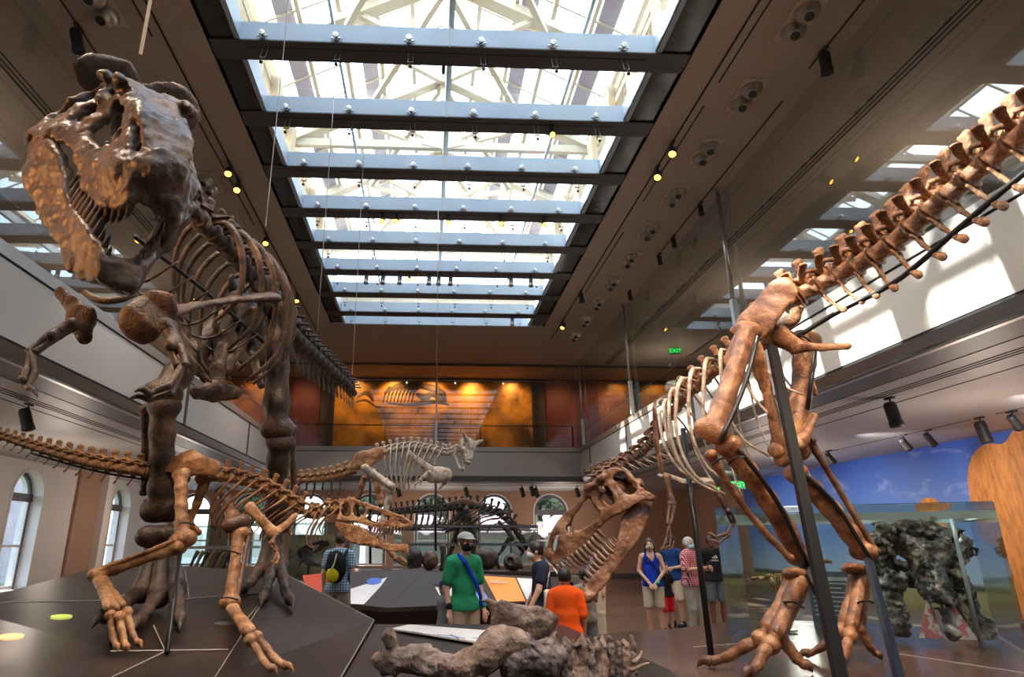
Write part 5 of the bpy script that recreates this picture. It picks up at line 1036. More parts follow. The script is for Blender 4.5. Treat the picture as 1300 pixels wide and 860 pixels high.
sm_ = thing('small_skeleton', 'small golden skeleton on a stand at the left inside the right glass case', 'dinosaur skeleton', tuple(gf+(gR-gf)*.22+ng*.9+[0, 0, RZP+.03]))
sb = gf+(gR-gf)*.22+ng*.9
gold = bone_mat('golden_bone', (.12, .06, .02), (.45, .27, .09), (.75, .55, .28), 14)
P0_ = sb+[0, 0, 1.15]; sp_ = smooth_path([P0_+ug*-.45+[0, 0, -.05], P0_+ug*-.1, P0_+ug*.2+[0, 0, .05], P0_+ug*.42+[0, 0, .22]], 30)
s = sdf_around(sp_, .06, .012); s.path(list(sp_), [.012, .03, .03, .02], .01); s.noise(.012, 60, 3); spart('backbone', s, gold, sm_)
for i in range(8):
    for q in (-1, 1): part('rib', tube(smooth_path([sp_[9+i], sp_[9+i]+ng*q*.09+[0, 0, -.06], sp_[9+i]+ng*q*.06+[0, 0, -.2]], 6), .007, 5), gold, sm_, True)
for q in (-1, 1): part('leg', tube([sp_[9]+ng*q*.06, sp_[9]+ug*.1+ng*q*.06+[0, 0, -.25], sp_[9]-ug*.04+ng*q*.06+[0, 0, -.45], sp_[9]+ug*.06+ng*q*.06+[0, 0, -.62]], [.02, .012, .015, .01], 6), gold, sm_, True)
s = SDF(sp_[-1]-.2, sp_[-1]+.25, .01); s.cap(sp_[-1], sp_[-1]+ug*.16+[0, 0, -.02], .05, .025, .02); s.noise(.006, 50, 2); spart('skull', s, gold, sm_)
part('stand', join(tube([sp_[12], sp_[12]*[1, 1, 0]+[0, 0, RZP+.03]], .01, 6), lathe([(0, 0), (.14, 0), (.14, .02), (0, .02)], sp_[12]*[1, 1, 0]+[0, 0, RZP+.02])), M['chrome'], sm_)
tp = gf+(gR-gf)*.40+ng*1.7
tx = solo('text_board', obox(tp+[0, 0, .75]-ug*.3, tp+[0, 0, .75]+ug*.3, .02, .9), mat('grey_blue_board', (.16, .20, .26), .5), 'grey-blue text board with pale lines at the back of the right glass case', 'sign')
for i in range(9): part('text_line', obox(tp-ng*.016+[0, 0, 1.1-i*.06]-ug*(.25), tp-ng*.016+[0, 0, 1.1-i*.06]+ug*(.22-.1*(i % 3 == 2)), .004, .018 if i else .05), M['jamb'], tx)
# ================================================================== PEOPLE
def cloth(name, col, rough=.85, **k): return mat(name, col, rough, spec=.2, **k)
SKIN = mat('skin_light', (.62, .36, .25), .5, col2=(.66, .40, .29), scale=6); SKIN2 = mat('skin_tan', (.45, .25, .16), .5, col2=(.50, .28, .18), scale=6); SKIN3 = mat('skin_brown', (.16, .08, .05), .5)
def checks(name, c1, c2, c3, sc):
    m = cloth(name, c1); nt = m.node_tree; b = nt.nodes['Principled BSDF']; tc = nd(nt, 'ShaderNodeTexCoord'); sp = nd(nt, 'ShaderNodeSeparateXYZ'); nt.links.new(tc.outputs['Object'], sp.inputs[0])
    outs = []
    for ax in (0, 2):
        mu = nd(nt, 'ShaderNodeMath', operation='MULTIPLY'); mu.inputs[1].default_value = sc; fr = nd(nt, 'ShaderNodeMath', operation='FRACT'); gt = nd(nt, 'ShaderNodeMath', operation='GREATER_THAN'); gt.inputs[1].default_value = .5
        nt.links.new(sp.outputs[ax], mu.inputs[0]); nt.links.new(mu.outputs[0], fr.inputs[0]); nt.links.new(fr.outputs[0], gt.inputs[0]); outs.append(gt)
    ad = nd(nt, 'ShaderNodeMath', operation='ADD'); nt.links.new(outs[0].outputs[0], ad.inputs[0]); nt.links.new(outs[1].outputs[0], ad.inputs[1])
    dv = nd(nt, 'ShaderNodeMath', operation='MULTIPLY'); dv.inputs[1].default_value = .5; nt.links.new(ad.outputs[0], dv.inputs[0]); r = nd(nt, 'ShaderNodeValToRGB'); r.color_ramp.interpolation = 'CONSTANT'; e = r.color_ramp.elements
    e[0].color = (*c1, 1); e[1].position = .75; e[1].color = (*c3, 1); k = e.new(.25); k.color = (*c2, 1); nt.links.new(dv.outputs[0], r.inputs[0]); nt.links.new(r.outputs[0], b.inputs['Base Color']); return m
HAIRB = mat('black_hair', (.012, .010, .009), .5); HAIRD = mat('dark_brown_hair', (.05, .025, .014), .5); HAIRW = mat('white_hair', (.55, .53, .50), .6, col2=(.42, .40, .38), scale=30)
def human(label, pos, face, H, skin, shirt, lower, legs='trousers', hair=HAIRB, hstyle='short', mask=None, arms=None, sleeve=.55, shoes=None, head=(0, 0), hat=None, tank=False, fat=1.0, stance=.0, extra=None, h=.0105, group=None, crouch=None):
    """local frame: x to the person's left is -x, +y is the way the person faces, z up; proportions for 1.7 m, scaled by H"""
    k = H/1.7; r = thing('person', label, 'person', tuple(pos), face, group); W_ = WM[r.name]
    S = Matrix.Scale(k, 4)
    def P(*a): return np.array(a, float)
    hipz, kz = .90, .48; off = 0
    hips = [P(q*.09, 0, hipz) for q in (-1, 1)]; knees = [P(q*.10, .03+q*stance*.5, kz) for q in (-1, 1)]; ank = [P(q*.10, -.01+q*stance, .08) for q in (-1, 1)]
    chest = P(0, 0, 1.28); neck = P(0, .0, 1.44); hd = P(head[0], .02+head[1], 1.59); sh = [P(q*.163, 0, 1.385) for q in (-1, 1)]
    arms = arms or [(P(-.215, -.02, 1.12), P(-.215, .06, .88)), (P(.215, -.02, 1.12), P(.215, .06, .88))]; arms = [tuple(P(*q) for q in a) for a in arms]
    s = SDF((-.55, -.35, -.02), (.55, .62, 1.78), h)
    f = fat
    s.cap((0, 0, .95), (0, 0, 1.12), .125*f, .118*f, .05, flat=((0, 1, 0), .78)); s.cap((0, 0, 1.12), (0, 0, 1.34), .118*f, .14*f, .05, flat=((0, 1, 0), .72)); s.cap(sh[0]*[.8, 1, 1], sh[1]*[.8, 1, 1], .062, .062, .05)
    s.cap(neck-[0, 0, .06], hd-[0, 0, .08], .052, .05, .03)
    s.ell(hd, (.076, .092, .112), .02); s.ell(hd+[0, .03, -.07], (.052, .06, .05), .03); s.cap(hd+[0, .088, .015], hd+[0, .108, -.022], .011, .015, .012)
    for q in (-1, 1): s.ell(hd+[q*.080, -.005, -.005], (.012, .022, .032), .006); s.ell(hd+[q*.03, .086, .012], (.014, .012, .010), .01, op='sub')
    s.ell(hd+[0, .088, -.062], (.024, .012, .006), .005)
    for i, (a, b) in enumerate(arms):
        s.cap(sh[i], a, .047, .038, .02); s.cap(a, b, .038, .025, .012)
        d = (b-a)/np.linalg.norm(b-a); side = np.cross(d, (0, 1, 0)); side = side/np.linalg.norm(side) if np.linalg.norm(side) > .1 else P(1, 0, 0); nrm = np.cross(side, d); pc = b+d*.05
        s.cap(b, pc+d*.02, .026, .032, .01, flat=(nrm, .55))
        for j in range(4):
            o = (j-1.5)*.017; ln = (.072, .082, .078, .062)[j]; a0 = pc+side*o+d*.03; a1 = a0+d*ln*.5-nrm*.006; s.cap(a0, a1, .0095, .009, .002); s.cap(a1, a1+d*ln*.42-nrm*.022, .009, .0075, .002)
        inw = -1 if i == 0 else 1; t0 = b+d*.03+side*.024*inw; s.cap(t0, t0+side*.022*inw+d*.03+nrm*.012, .011, .010, .004); s.cap(t0+side*.022*inw+d*.03+nrm*.012, t0+side*.022*inw+d*.06+nrm*.012, .010, .008, .002)
    for i in (0, 1): s.cap(hips[i], knees[i], .082*f, .056, .03); s.cap(knees[i], knees[i]*.6+ank[i]*.4-[0, .015, 0], .052, .054, .02); s.cap(knees[i]*.6+ank[i]*.4-[0, .015, 0], ank[i], .052, .036, .02); s.cap(ank[i], ank[i]+[0, .13, -.045], .036, .026, .02)
    me = sdf_mesh('body', s, skin); me.transform(S); body = link('body', me, r, W_)
    def garment(name, build, m_, lo=(-.55, -.35, 0), hi=(.55, .6, 1.75), hh=None, parent=None):
        g = SDF(lo, hi, hh or h*1.1); build(g); g.noise(.0035, 24, len(name)); me = sdf_mesh(name, g, m_); me.transform(S); return link(name, me, parent or r, W_)
    def b_shirt(g):
        e = .017
        g.cap((0, 0, .88), (0, 0, 1.12), .140*f+e, .124*f+e, .04, flat=((0, 1, 0), .86)); g.cap((0, 0, 1.12), (0, 0, 1.34), .122*f+e, .14*f+e, .05, flat=((0, 1, 0), .76))
        g.cap((-.075, 0, .90), (.075, 0, .90), .108*f+e, .108*f+e, .05)
        if not tank:
            g.cap(sh[0]*[.8, 1, 1], sh[1]*[.8, 1, 1], .062+e, .062+e, .05)
            for i, (a, b) in enumerate(arms):
                t = sleeve; 
                if t <= 1: g.cap(sh[i], sh[i]+(a-sh[i])*t, .055+e, .054+e*.8, .02)
                else: g.cap(sh[i], a, .055+e, .045+e*.8, .02); g.cap(a, a+(b-a)*(t-1), .045+e*.6, .036+e*.6, .01)
        else:
            for q in (-1, 1): g.cap((q*.10, .02, 1.34), (q*.10, 0, 1.43), .03, .03, .02)
        g.box((-.5, -.4, .5), (.5, .4, .865), 0, op='sub'); g.cap((0, .02, 1.43), (0, .03, 1.6), .058, .09, .01, op='sub')
        if tank: g.ell((0, .12, 1.40), (.07, .12, .10), .02, op='sub'); [g.ell((q*.20, 0, 1.36), (.065, .2, .12), .02, op='sub') for q in (-1, 1)]
    garment('tank_top' if tank else 'shirt', b_shirt, shirt, (-.55, -.35, .8), (.55, .6, 1.6))
    def b_leg(g):
        e = .02; end = 1.0 if legs == 'trousers' else 0
        g.cap((0, 0, .92), (0, 0, .96), .132*f+e*.5, .126*f+e*.4, .03, flat=((0, 1, 0), .85))
        for i in (0, 1):
            g.cap(hips[i], knees[i], .088*f+e, .064+e, .03)
            if legs == 'trousers': g.cap(knees[i], ank[i]+[0, 0, .02], .062+e*.9, .052+e*.6, .02)
        if legs != 'trousers': g.box((-.5, -.5, -.1), (.5, .5, .50), 0, op='sub')
        g.box((-.5, -.5, .985), (.5, .5, 1.3), 0, op='sub'); g.box((-.5, -.5, -.3), (.5, .5, .045), 0, op='sub')
    garment('trousers' if legs == 'trousers' else 'shorts', b_leg, lower, (-.35, -.35, 0), (.35, .4, 1.1))
    for i in (0, 1): garment('shoe', lambda g: (g.cap(ank[i]+[0, -.03, -.03], ank[i]+[0, .15, -.045], .05, .042, .03, flat=((0, 0, 1), .9)), g.cap(ank[i]+[0, -.01, .0], ank[i]+[0, 0, .02], .046, .043, .02), g.box((-.5, -.5, -.4), (.5, .5, .0), 0, op='sub')), shoes or cloth('dark_shoe', (.03, .03, .035)), (-.3, -.35, -.05), (.3, .4, .2), .011)
    def b_hair(g):
        g.ell(hd+[0, -.012, .018], (.088, .102, .112), .01)
        if hstyle == 'long': g.cap(hd+[0, -.06, 0], hd+[0, -.085, -.28], .085, .075, .04, flat=((0, 1, 0), .6)); [g.cap(hd+[q*.078, -.01, .0], hd+[q*.10, -.0, -.24], .03, .028, .03) for q in (-1, 1)]
        if hstyle == 'bob': g.cap(hd+[0, -.05, 0], hd+[0, -.07, -.13], .085, .07, .04, flat=((0, 1, 0), .7))
        g.ell(hd+[0, .10, -.035], (.070, .085, .088), .015, op='sub')
        if hstyle == 'short': g.box(hd+[-.2, -.2, -.3], hd+[.2, .2, -.05], .02, op='sub')
    garment('hair', b_hair, hair, tuple(hd-[.16, .2, .42]), tuple(hd+[.16, .16, .16]), .008)
    for q in (-1, 1): part('eye', lathe([(0, 0), (.010, .002), (.007, .006), (0, .007)], (hd+[q*.03, .082, .012])*k, (0, 1, 0), 8), HAIRB, r, True, local=True)
    if mask: garment('face_mask', lambda g: (g.ell(hd+[0, .045, -.045], (.070, .066, .056), .01), g.ell(hd+[0, -.07, 0], (.2, .08, .2), 0, op='sub')), mask, tuple(hd-[.1, .05, .16]), tuple(hd+[.1, .16, .1]), .006)
    if hat == 'cap':
        hm = shirt if False else None
    if extra: extra(r, k, hd, garment, sh, arms)
    return r
def ground(px, Y, z=0): d = ray(px, 700); return np.array([d[0]*Y, Y, z])
def heading(px, Y, rel):
    """rel 0: looks at the camera, 180: back to the camera, 90: looks to the right of the picture"""
    d = ray(px, 700); return math.atan2(-d[1], -d[0])-PI/2+math.radians(rel)
khaki = cloth('khaki_cloth', (.42, .33, .22)); cream_c = cloth('cream_cloth', (.62, .55, .42)); navy = cloth('navy_cloth', (.02, .025, .05)); blackc = cloth('black_cloth', (.012, .012, .014)); whitem = cloth('white_mask', (.72, .74, .75)); greenc = cloth('green_cloth', (.03, .30, .13)); bluec = cloth('blue_cloth', (.01, .05, .50)); greyc = cloth('grey_cloth', (.30, .32, .33))
def cap_hat(col, brimdir=(0, 1, 0)):
    m_ = cloth('cap_cloth_%d' % int(col[0]*999), col, col2=tuple(c*.85 for c in col), scale=20)
    def fn(r, k, hd, garment, sh, arms):
        bd = np.array(brimdir, float)
        garment('cap', lambda g: (g.ell(hd+[0, -.005, .045], (.098, .108, .085), 0), g.box(hd+[-.3, -.3, -.3], hd+[.3, .3, .045], 0, op='sub'), g.cap(hd+bd*.07+[0, 0, .052], hd+bd*.15+[0, 0, .044], .065, .055, .01, flat=((0, 0, 1), .16))), m_, tuple(hd-[.2, .2, .1]), tuple(hd+[.2, .24, .18]), .007)
    return fn
# 1 man with backpack
def ex1(r, k, hd, garment, sh, arms):
    bp = garment('backpack', lambda g: (g.ell((0, -.22, 1.22), (.155, .12, .23), .03), g.cap((-.11, -.14, 1.38), (-.12, .02, 1.46), .03, .025, .02), g.cap((.11, -.14, 1.38), (.12, .02, 1.46), .03, .025, .02)), blackc, (-.3, -.4, .9), (.3, .2, 1.6))
    garment('front_pocket', lambda g: g.ell((-.03, -.305, 1.11), (.10, .06, .11), .03), cloth('yellow_cloth', (.62, .48, .01)), (-.2, -.42, .95), (.2, -.15, 1.3), parent=bp)
    garment('strap', lambda g: g.path([(.02, -.34, 1.40), (.0, -.35, 1.28), (-.04, -.36, 1.18)], .012), cream_c, (-.2, -.42, 1.1), (.2, -.15, 1.5), .006, parent=bp)
def shirtless(): pass
human('man seen from behind with black and yellow backpack, blue checked shirt and khaki trousers', ground(431, 10.4), heading(431, 10.4, 170), 1.74, SKIN, checks('blue_check_cloth', (.55, .62, .68), (.22, .36, .46), (.08, .16, .26), 26), khaki, extra=ex1, hair=HAIRD)
# 2 man in green with cap and blue strap, a small child beside him
def ex2(r, k, hd, garment, sh, arms):
    cap_hat((.50, .50, .48))(r, k, hd, garment, sh, arms)
    garment('shoulder_strap', lambda g: g.path([(.10, .05, 1.46), (.06, .145, 1.38), (-.04, .155, 1.20), (-.13, .145, 1.02), (-.17, .10, .93)], .026, flat=((0, 1, 0), .5)), bluec, (-.3, -.1, .85), (.3, .3, 1.55), .009)
    garment('wristband', lambda g: g.cap(arms[0][1]+[0, 0, .03], arms[0][1]+[0, 0, .045], .034), cloth('teal_band', (.02, .45, .42)), tuple(arms[0][1]-[.08, .08, .08]), tuple(arms[0][1]+[.08, .08, .12]), .007)
    garment('wristwatch', lambda g: g.cap(arms[1][1]+[0, 0, .03], arms[1][1]+[0, 0, .045], .034), blackc, tuple(arms[1][1]-[.08, .08, .08]), tuple(arms[1][1]+[.08, .08, .12]), .007)
human('man in green shirt and grey cap, black mask, blue strap across his chest', ground(589, 7.8), heading(589, 7.8, 30), 1.70, SKIN, greenc, khaki, 'shorts', mask=blackc, extra=ex2, head=(.0, .02), hair=HAIRD, sleeve=.75, fat=.95,
      arms=[((-.22, -.02, 1.12), (-.215, .07, .89)), ((.22, -.03, 1.12), (.22, .05, .88))])
human('small child in navy cap and grey shirt pressed close behind the man in green', ground(566, 8.0), heading(566, 8.0, -60), 1.17, SKIN, greyc, cloth('jeans_cloth', (.07, .11, .20)), extra=cap_hat((.03, .04, .09)), h=.014)
# 3 man with white tote bag, facing left
def ex3(r, k, hd, garment, sh, arms):
    garment('tote_bag', lambda g: (g.box((-.27, -.36, .84), (-.19, .02, 1.15), .0, .03), g.path([(-.23, -.30, 1.14), (-.12, -.10, 1.44), (-.22, -.02, 1.14)], .008, .005)), cloth('canvas_white', (.72, .71, .67)), (-.4, -.5, .8), (.1, .4, 1.55), .012)
human('man in navy shirt and white mask leaning left with a white tote bag', ground(686, 8.0), heading(686, 8.0, -80), 1.60, SKIN, navy, khaki, 'shorts', mask=whitem, extra=ex3, head=(0, .05), arms=[((-.22, .08, 1.14), (-.22, .20, .92)), ((.23, .03, 1.14), (.23, .16, .93))])
# 4 boy in orange, 5 small person with phone in front of him
human('boy in bright orange shirt with short black hair, back to the camera', ground(715, 6.9), heading(715, 6.9, 182), 1.34, SKIN2, cloth('orange_cloth', (.85, .10, .01)), navy, 'shorts', hair=HAIRB, sleeve=.85, fat=1.15, h=.013)
def ex5(r, k, hd, garment, sh, arms):
    ph = arms[0][1]+np.array([.0, .06, .09]); part('phone', tuple_box(ph*k, (.15*k, .012, .075*k)), M['black'], r, local=True)
def tuple_box(c, s): return cbox(tuple(c), s)
human('small person in pale top lifting a phone beside the boy in orange', ground(739, 8.7), heading(739, 8.7, 195), 1.25, SKIN, cream_c, greyc, hair=HAIRB, extra=ex5, h=.014, arms=[((-.22, .12, 1.22), (-.17, .33, 1.36)), ((.22, .10, 1.2), (.16, .28, 1.30))])
# 6 woman in pink
human('woman in lilac shirt and cream trousers with long black hair, behind the open jaws', ground(753, 11.6), heading(753, 11.6, -35), 1.66, SKIN, cloth('lilac_cloth', (.55, .34, .44)), cream_c, hair=HAIRB, hstyle='bob', mask=whitem, shoes=cloth('white_shoe', (.7, .7, .7)), sleeve=.8)
# 7 woman in blue tank top
def ex7(r, k, hd, garment, sh, arms):
    garment('wristband', lambda g: g.cap(arms[0][1]-[.02, 0, 0], arms[0][1]-[.035, 0, -.01], .032), cloth('green_band', (.05, .5, .25)), tuple(arms[0][1]-[.1, .1, .1]), tuple(arms[0][1]+[.1, .1, .1]), .008)
    garment('bag_strap', lambda g: g.path([(.09, .10, 1.42), (0, .145, 1.3), (-.10, .14, 1.15), (-.15, .06, 1.0)], .012), blackc, (-.25, -.1, .9), (.25, .3, 1.5), .009)
human('woman in bright blue sleeveless top and beige shorts, hands clasped in front', ground(825, 12.1), heading(825, 12.1, 0), 1.66, SKIN, bluec, cream_c, 'shorts', hair=HAIRD, hstyle='long', mask=cloth('beige_mask', (.45, .42, .28)), tank=True, extra=ex7, h=.010,
      arms=[((-.23, .03, 1.13), (-.06, .20, .93)), ((.23, .03, 1.13), (.05, .21, .92))], shoes=blackc)
# 8 man in blue behind, child with red shorts
human('man in dark blue shirt, beige shorts and black cap behind the woman in blue', ground(852, 13.4), heading(852, 13.4, -30), 1.72, SKIN, cloth('royal_blue_cloth', (.015, .06, .22)), cream_c, 'shorts', hair=HAIRB, extra=cap_hat((.02, .02, .03)), arms=[((-.25, .0, 1.13), (-.12, .20, 1.10)), ((.26, -.02, 1.13), (.24, .10, .90))], mask=blackc, shoes=navy)
human('child in black shirt and red shorts standing close behind the woman in blue', ground(841, 12.7), heading(841, 12.7, 40), 1.22, SKIN, blackc, cloth('red_cloth', (.65, .02, .03)), 'shorts', hair=HAIRD, h=.014)
# 9 old man in red plaid
def ex9(r, k, hd, garment, sh, arms):
    ph = arms[1][1]+np.array([-.06, .08, .04]); part('phone', cbox(tuple(ph*k), (.075, .012, .14)), M['black'], r, local=True)
human('white haired man in red checked shirt and grey trousers, holding up a phone', ground(874, 12.0), heading(874, 12.0, 55), 1.68, SKIN, checks('red_check_cloth', (.72, .55, .55), (.48, .10, .13), (.30, .02, .04), 30), cloth('grey_khaki_cloth', (.36, .34, .28)), hair=HAIRW, mask=cloth('pale_blue_mask', (.30, .55, .62)), fat=1.18, extra=ex9, arms=[((-.26, .06, 1.14), (-.12, .32, 1.16)), ((.26, .08, 1.14), (.12, .34, 1.18))], sleeve=.9, shoes=cloth('pale_shoe', (.5, .5, .5)))
# 10 person in black sports shirt with three slanted bars and a word
def ex10(r, k, hd, garment, sh, arms):
    for i in range(3):
        x = (-.035+.034*i)*k; hgt = (.022+.020*i)*k; part('chest_bar', (np.array([(x+.008, .150*k, 1.285*k), (x+.032, .150*k, 1.285*k), (x+.010, .150*k, 1.285*k+hgt), (x-.014, .150*k, 1.285*k+hgt*.8)])*[-1, 1, 1], [(0, 1, 2, 3)]), M['jamb'], r, local=True)
    lettering('shirt_lettering', 'adidas', .062*k, M['jamb'], r, WM[r.name] @ Matrix.Translation((0, .152*k, 1.25*k)) @ Matrix.Rotation(PI, 4, 'Z') @ Matrix.Rotation(PI/2, 4, 'X'))
human('person in black shirt with white chest lettering and grey shorts, beside the glass case', ground(903, 13.0), heading(901, 13.0, 15), 1.72, SKIN3, blackc, cloth('slate_cloth', (.10, .12, .15)), 'shorts', hair=HAIRB, extra=ex10, sleeve=.8)
# ================================================================== LAMPS, POSTS, CABLES, SIGNS
def ceiling_xy(px, py, z=ZC): r = ray(px, py); return (EYE+r*(z-1.6)/r[2])[:2]
# paired recessed downlights
M['can'] = mat('downlight_can', (.42, .37, .31), .3, .6)
def make_down():
    r = thing('ceiling_downlight', 'x', 'ceiling light', (0, 0, 0))
    part('trim_plate', join(rect(-.17, -.33, .17, .33, -.012, .0)), mat('warm_beige_plate', (.62, .52, .40), .5), r, local=True)
    for y in (-.15, .15):
        h_ = part('lamp_head', lathe([(.0, .0), (.15, .0), (.145, -.04), (.11, -.09), (.075, -.12), (.07, -.16), (.055, -.16), (.05, -.10), (0, -.09)], (0, y, -.012), (.2, .4, 1), 18), M['can'], r, True, local=True)
        part('lens', lathe([(0, -.164), (.056, -.164), (.056, -.160), (0, -.158)], (0, y, -.012), (.2, .4, 1), 12), M['lampblack'], h_, local=True)
    return r
dn = make_down()
for ch in [x for x in bpy.data.objects if x.parent == dn]: ch.data.transform(Matrix.Scale(1.22, 4))
for ch in [x for x in bpy.data.objects if x.parent and x.parent.parent == dn]: ch.data.transform(Matrix.Scale(1.22, 4))
ordn = ['nearest the camera', 'second from the camera', 'third', 'fourth', 'fifth', 'sixth', 'seventh', 'eighth', 'ninth', 'farthest']
for i in range(10):
    w = Matrix.Translation((5.39, 7.23+1.655*i, ZC)); lab = 'silver twin downlight in the right ceiling strip, %s of its row' % (ordn[i] if i in (0, 1, 9) else ordn[i]+' from the camera'); 
    if i == 0: dn.matrix_local = w; WM[dn.name] = w; dn['label'] = lab; dn['group'] = 'right row of twin downlights'
    else: copy_tree(dn, w, lab, 'right row of twin downlights')
for i, (px, py) in enumerate(((125, 5), (267, 232), (294, 278), (368, 385), (375, 405))):
    x, y = ceiling_xy(px, py); x = -4.76
    copy_tree(dn, Matrix.Translation((x, y, ZC)), 'silver twin downlight in the left ceiling strip, %s' % ['above the big skull', 'right of the big skull', 'over the neck of the big skeleton', 'over the hips of the big skeleton', 'farthest of its row'][i], 'left row of twin downlights')
# track spotlights
spots = [0]
def track_spot(label, pos, d, lit=False, big=1.0, group='ceiling track spotlights', lamp_m=None):
    """pos: ceiling point; d: direction of the beam"""
    pos = np.array(pos, float); d = np.array(d, float); d /= np.linalg.norm(d); r = thing('track_spotlight', label, 'spotlight', tuple(pos), 0, group); b = .075*big
    part('bracket', join(rect(pos[0]-.03, pos[1]-.10, pos[0]+.03, pos[1]+.10, pos[2]-.03, pos[2]), tube([pos-[0, 0, .02], pos-[0, 0, .16*big]], .015, 6)), M['lampblack'], r)
    c = pos-np.array([0, 0, .20*big]); h_ = part('lamp_head', lathe([(0, -.14*big), (b*.75, -.14*big), (b, -.10*big), (b, .10*big), (b*1.12, .12*big), (b*1.12, .18*big), (b*.95, .18*big), (b*.9, .12*big), (0, .12*big)], c, d, 14), lamp_m or M['lampblack'], r, True)
    part('lens', lathe([(0, .122*big), (b*.88, .122*big), (b*.88, .13*big), (0, .132*big)], c, d, 14), M['amber'] if lit else M['chrome'], h_)
    return r
for px, py, lit, lab in ((857, 190, 1, 'lit amber spotlight on the right track, upper of the glowing pair'), (835, 220, 1, 'lit amber spotlight on the right track, lower of the glowing pair'), (742, 378, 0, 'black spotlight on the right track beside the far downlights'), (714, 415, 1, 'lit spotlight at the far end of the right track'),
        (293, 215, 1, 'lit amber spotlight on the left track, upper of the pair by the skull'), (301, 236, 1, 'lit amber spotlight on the left track, lower of the pair by the skull'), (336, 305, 1, 'lit amber spotlight on the left track beside the hanging cable'), (372, 360, 0, 'black spotlight on the left track above the far tail'), (380, 380, 1, 'lit spotlight at the far end of the left track')):
    x, y = ceiling_xy(px, py-8); track_spot(lab, (4.62 if x > 0 else -4.1, y, ZC), (-.5 if x > 0 else .2, -.8, -1) if lit else (.2, .3, -1), lit)
for px, py, lab in ((1046, 100, 'large black spotlight hanging alone in the upper right ceiling'), (888, 285, 'black spotlight on the outer right track near the thick hanging post'), (853, 325, 'small black spotlight on the outer right track, middle one'), (833, 346, 'small black spotlight on the outer right track, beside the left post'), (795, 390, 'black spotlight with faint amber lens at the end of the outer right track'), (80, 75, 'large black spotlight behind the big skull')):
    x, y = ceiling_xy(px, py); track_spot(lab, (6.1 if x > 0 else -5.3, y*(6.1/6.58 if x > 0 else .92), ZC), (.2, .3, -1), '795' in str(px), 1.1 if px in (1046, 80) else .8)
# small lamps under the skylight beams
for px, bi, lit, lab in ((700, 1, 1, 'lit amber lamp under the second skylight beam, right side'),
        (486, 3, 1, 'lit amber lamp under the fourth skylight beam, first from the left'), (504, 3, 1, 'lit amber lamp under the fourth skylight beam, second from the left'), (569, 3, 1, 'lit amber lamp under the fourth skylight beam, at the centre joint'), (636, 3, 1, 'lit amber lamp under the fourth skylight beam, fourth from the left'), (690, 3, 1, 'lit amber lamp under the fourth skylight beam, rightmost'),
        (466, 5, 0, 'unlit lamp under the sixth skylight beam, first from the left'), (487, 5, 0, 'unlit lamp under the sixth skylight beam, second from the left'), (508, 5, 0, 'unlit lamp under the sixth skylight beam, third from the left'), (520, 5, 1, 'lit lamp under the sixth skylight beam'), (545, 5, 0, 'unlit lamp under the sixth skylight beam, fifth from the left'), (557, 5, 0, 'unlit lamp under the sixth skylight beam, sixth from the left'), (572, 5, 0, 'unlit lamp under the sixth skylight beam, seventh from the left'), (648, 5, 0, 'unlit lamp under the sixth skylight beam, eighth from the left'), (673, 5, 0, 'unlit lamp under the sixth skylight beam, rightmost'), (650, 7, 0, 'single unlit lamp under the last skylight beam')):
    y = 8.2+1.72*bi; z = ZC-.02; x = at(px, np.interp(y, [8, 9.7, 11.4, 13.2, 21], [62, 150, 218, 270, 410]), y)[0]
    track_spot(lab, (x, y, z), (-.05, -.9 if lit else -.15, -.7 if lit else -1), lit, .72 if lit else .85, 'lamps under the skylight beams', M['chrome'] if not lit else M['lampblack'])
# lower ceiling spots
for (px, py, zc, tx, lab) in ((1129, 505, 1, 0, 'large black spotlight under the right balcony, left of the others'), (1146, 552, 0, 1, 'black spotlight over the mural, second from the left'), (1177, 546, 0, 1, 'black spotlight over the mural, third from the left'), (1243, 530, 1, 0, 'large black spotlight over the mural, fourth from the left'), (1284, 522, 0, 1, 'black spotlight over the mural at the right edge'), (1052, 572, 0, 1, 'black spotlight over the mural, leftmost and smallest')):
    p = at(px, py, 1)-EYE; q = EYE+p*(ZL-1.6)/p[2]; track_spot(lab, (q[0], q[1], ZL), (.75, .3, -.75) if tx else (.15, .0, -1), False, 1.35 if zc else 1.0, 'spotlights under the right balcony')
for px, py, Y, lab in ((26, 565, 11.5, 'black spotlight under the left balcony beside the tail tip'), (675, 608, 27.5, 'small black spotlight under the far balcony edge, centre'), (592, 625, 28.2, 'black spotlight under the far balcony between two windows'), (663, 628, 28.2, 'black spotlight under the far balcony left of the last window'), (681, 628, 28.2, 'black spotlight under the far balcony above the last window'), (506, 628, 28.2, 'black spotlight under the far balcony behind the pale skeleton'), (733, 625, 28.2, 'black spotlight under the far balcony right of the last window')):
    x = at(px, py, Y)[0]; track_spot(lab, (x, Y, ZL), (.3, .2, -1), False, 1.3, 'spotlights under the far balcony')
# hanging posts of the glass guard, handrail
for px, py, lab in ((904, 221, 'thick grey post hanging from the ceiling nearest the camera'), (787, 373, 'grey post hanging from the ceiling, middle of three on the right'), (732, 445, 'grey post hanging from the ceiling at the far right corner'), (555, 452, 'grey post at the middle of the far glass wall')):
    x, y = ceiling_xy(px, py); x = XR-.05 if x > 2 else x; y = {904: 12.0, 787: 19.0, 732: 25.4, 555: 26.2}[px]
    o = thing('hanging_post', lab, 'post', (x, y, ZT+.2)); part('pole', tube([(x, y, ZC), (x, y, ZT+1.25 if px != 555 else ZT+.3)], .045 if px == 904 else .035, 8), M['steel'], o, True); part('clamp', rect(x-.05, y-.06, x+.05, y+.06, ZT+.21, ZT+1.25), M['railblue'], o); part('ceiling_plate', lathe([(0, 0), (.08, 0), (.08, -.02), (0, -.02)], (x, y, ZC), seg=12), M['steel'], o)
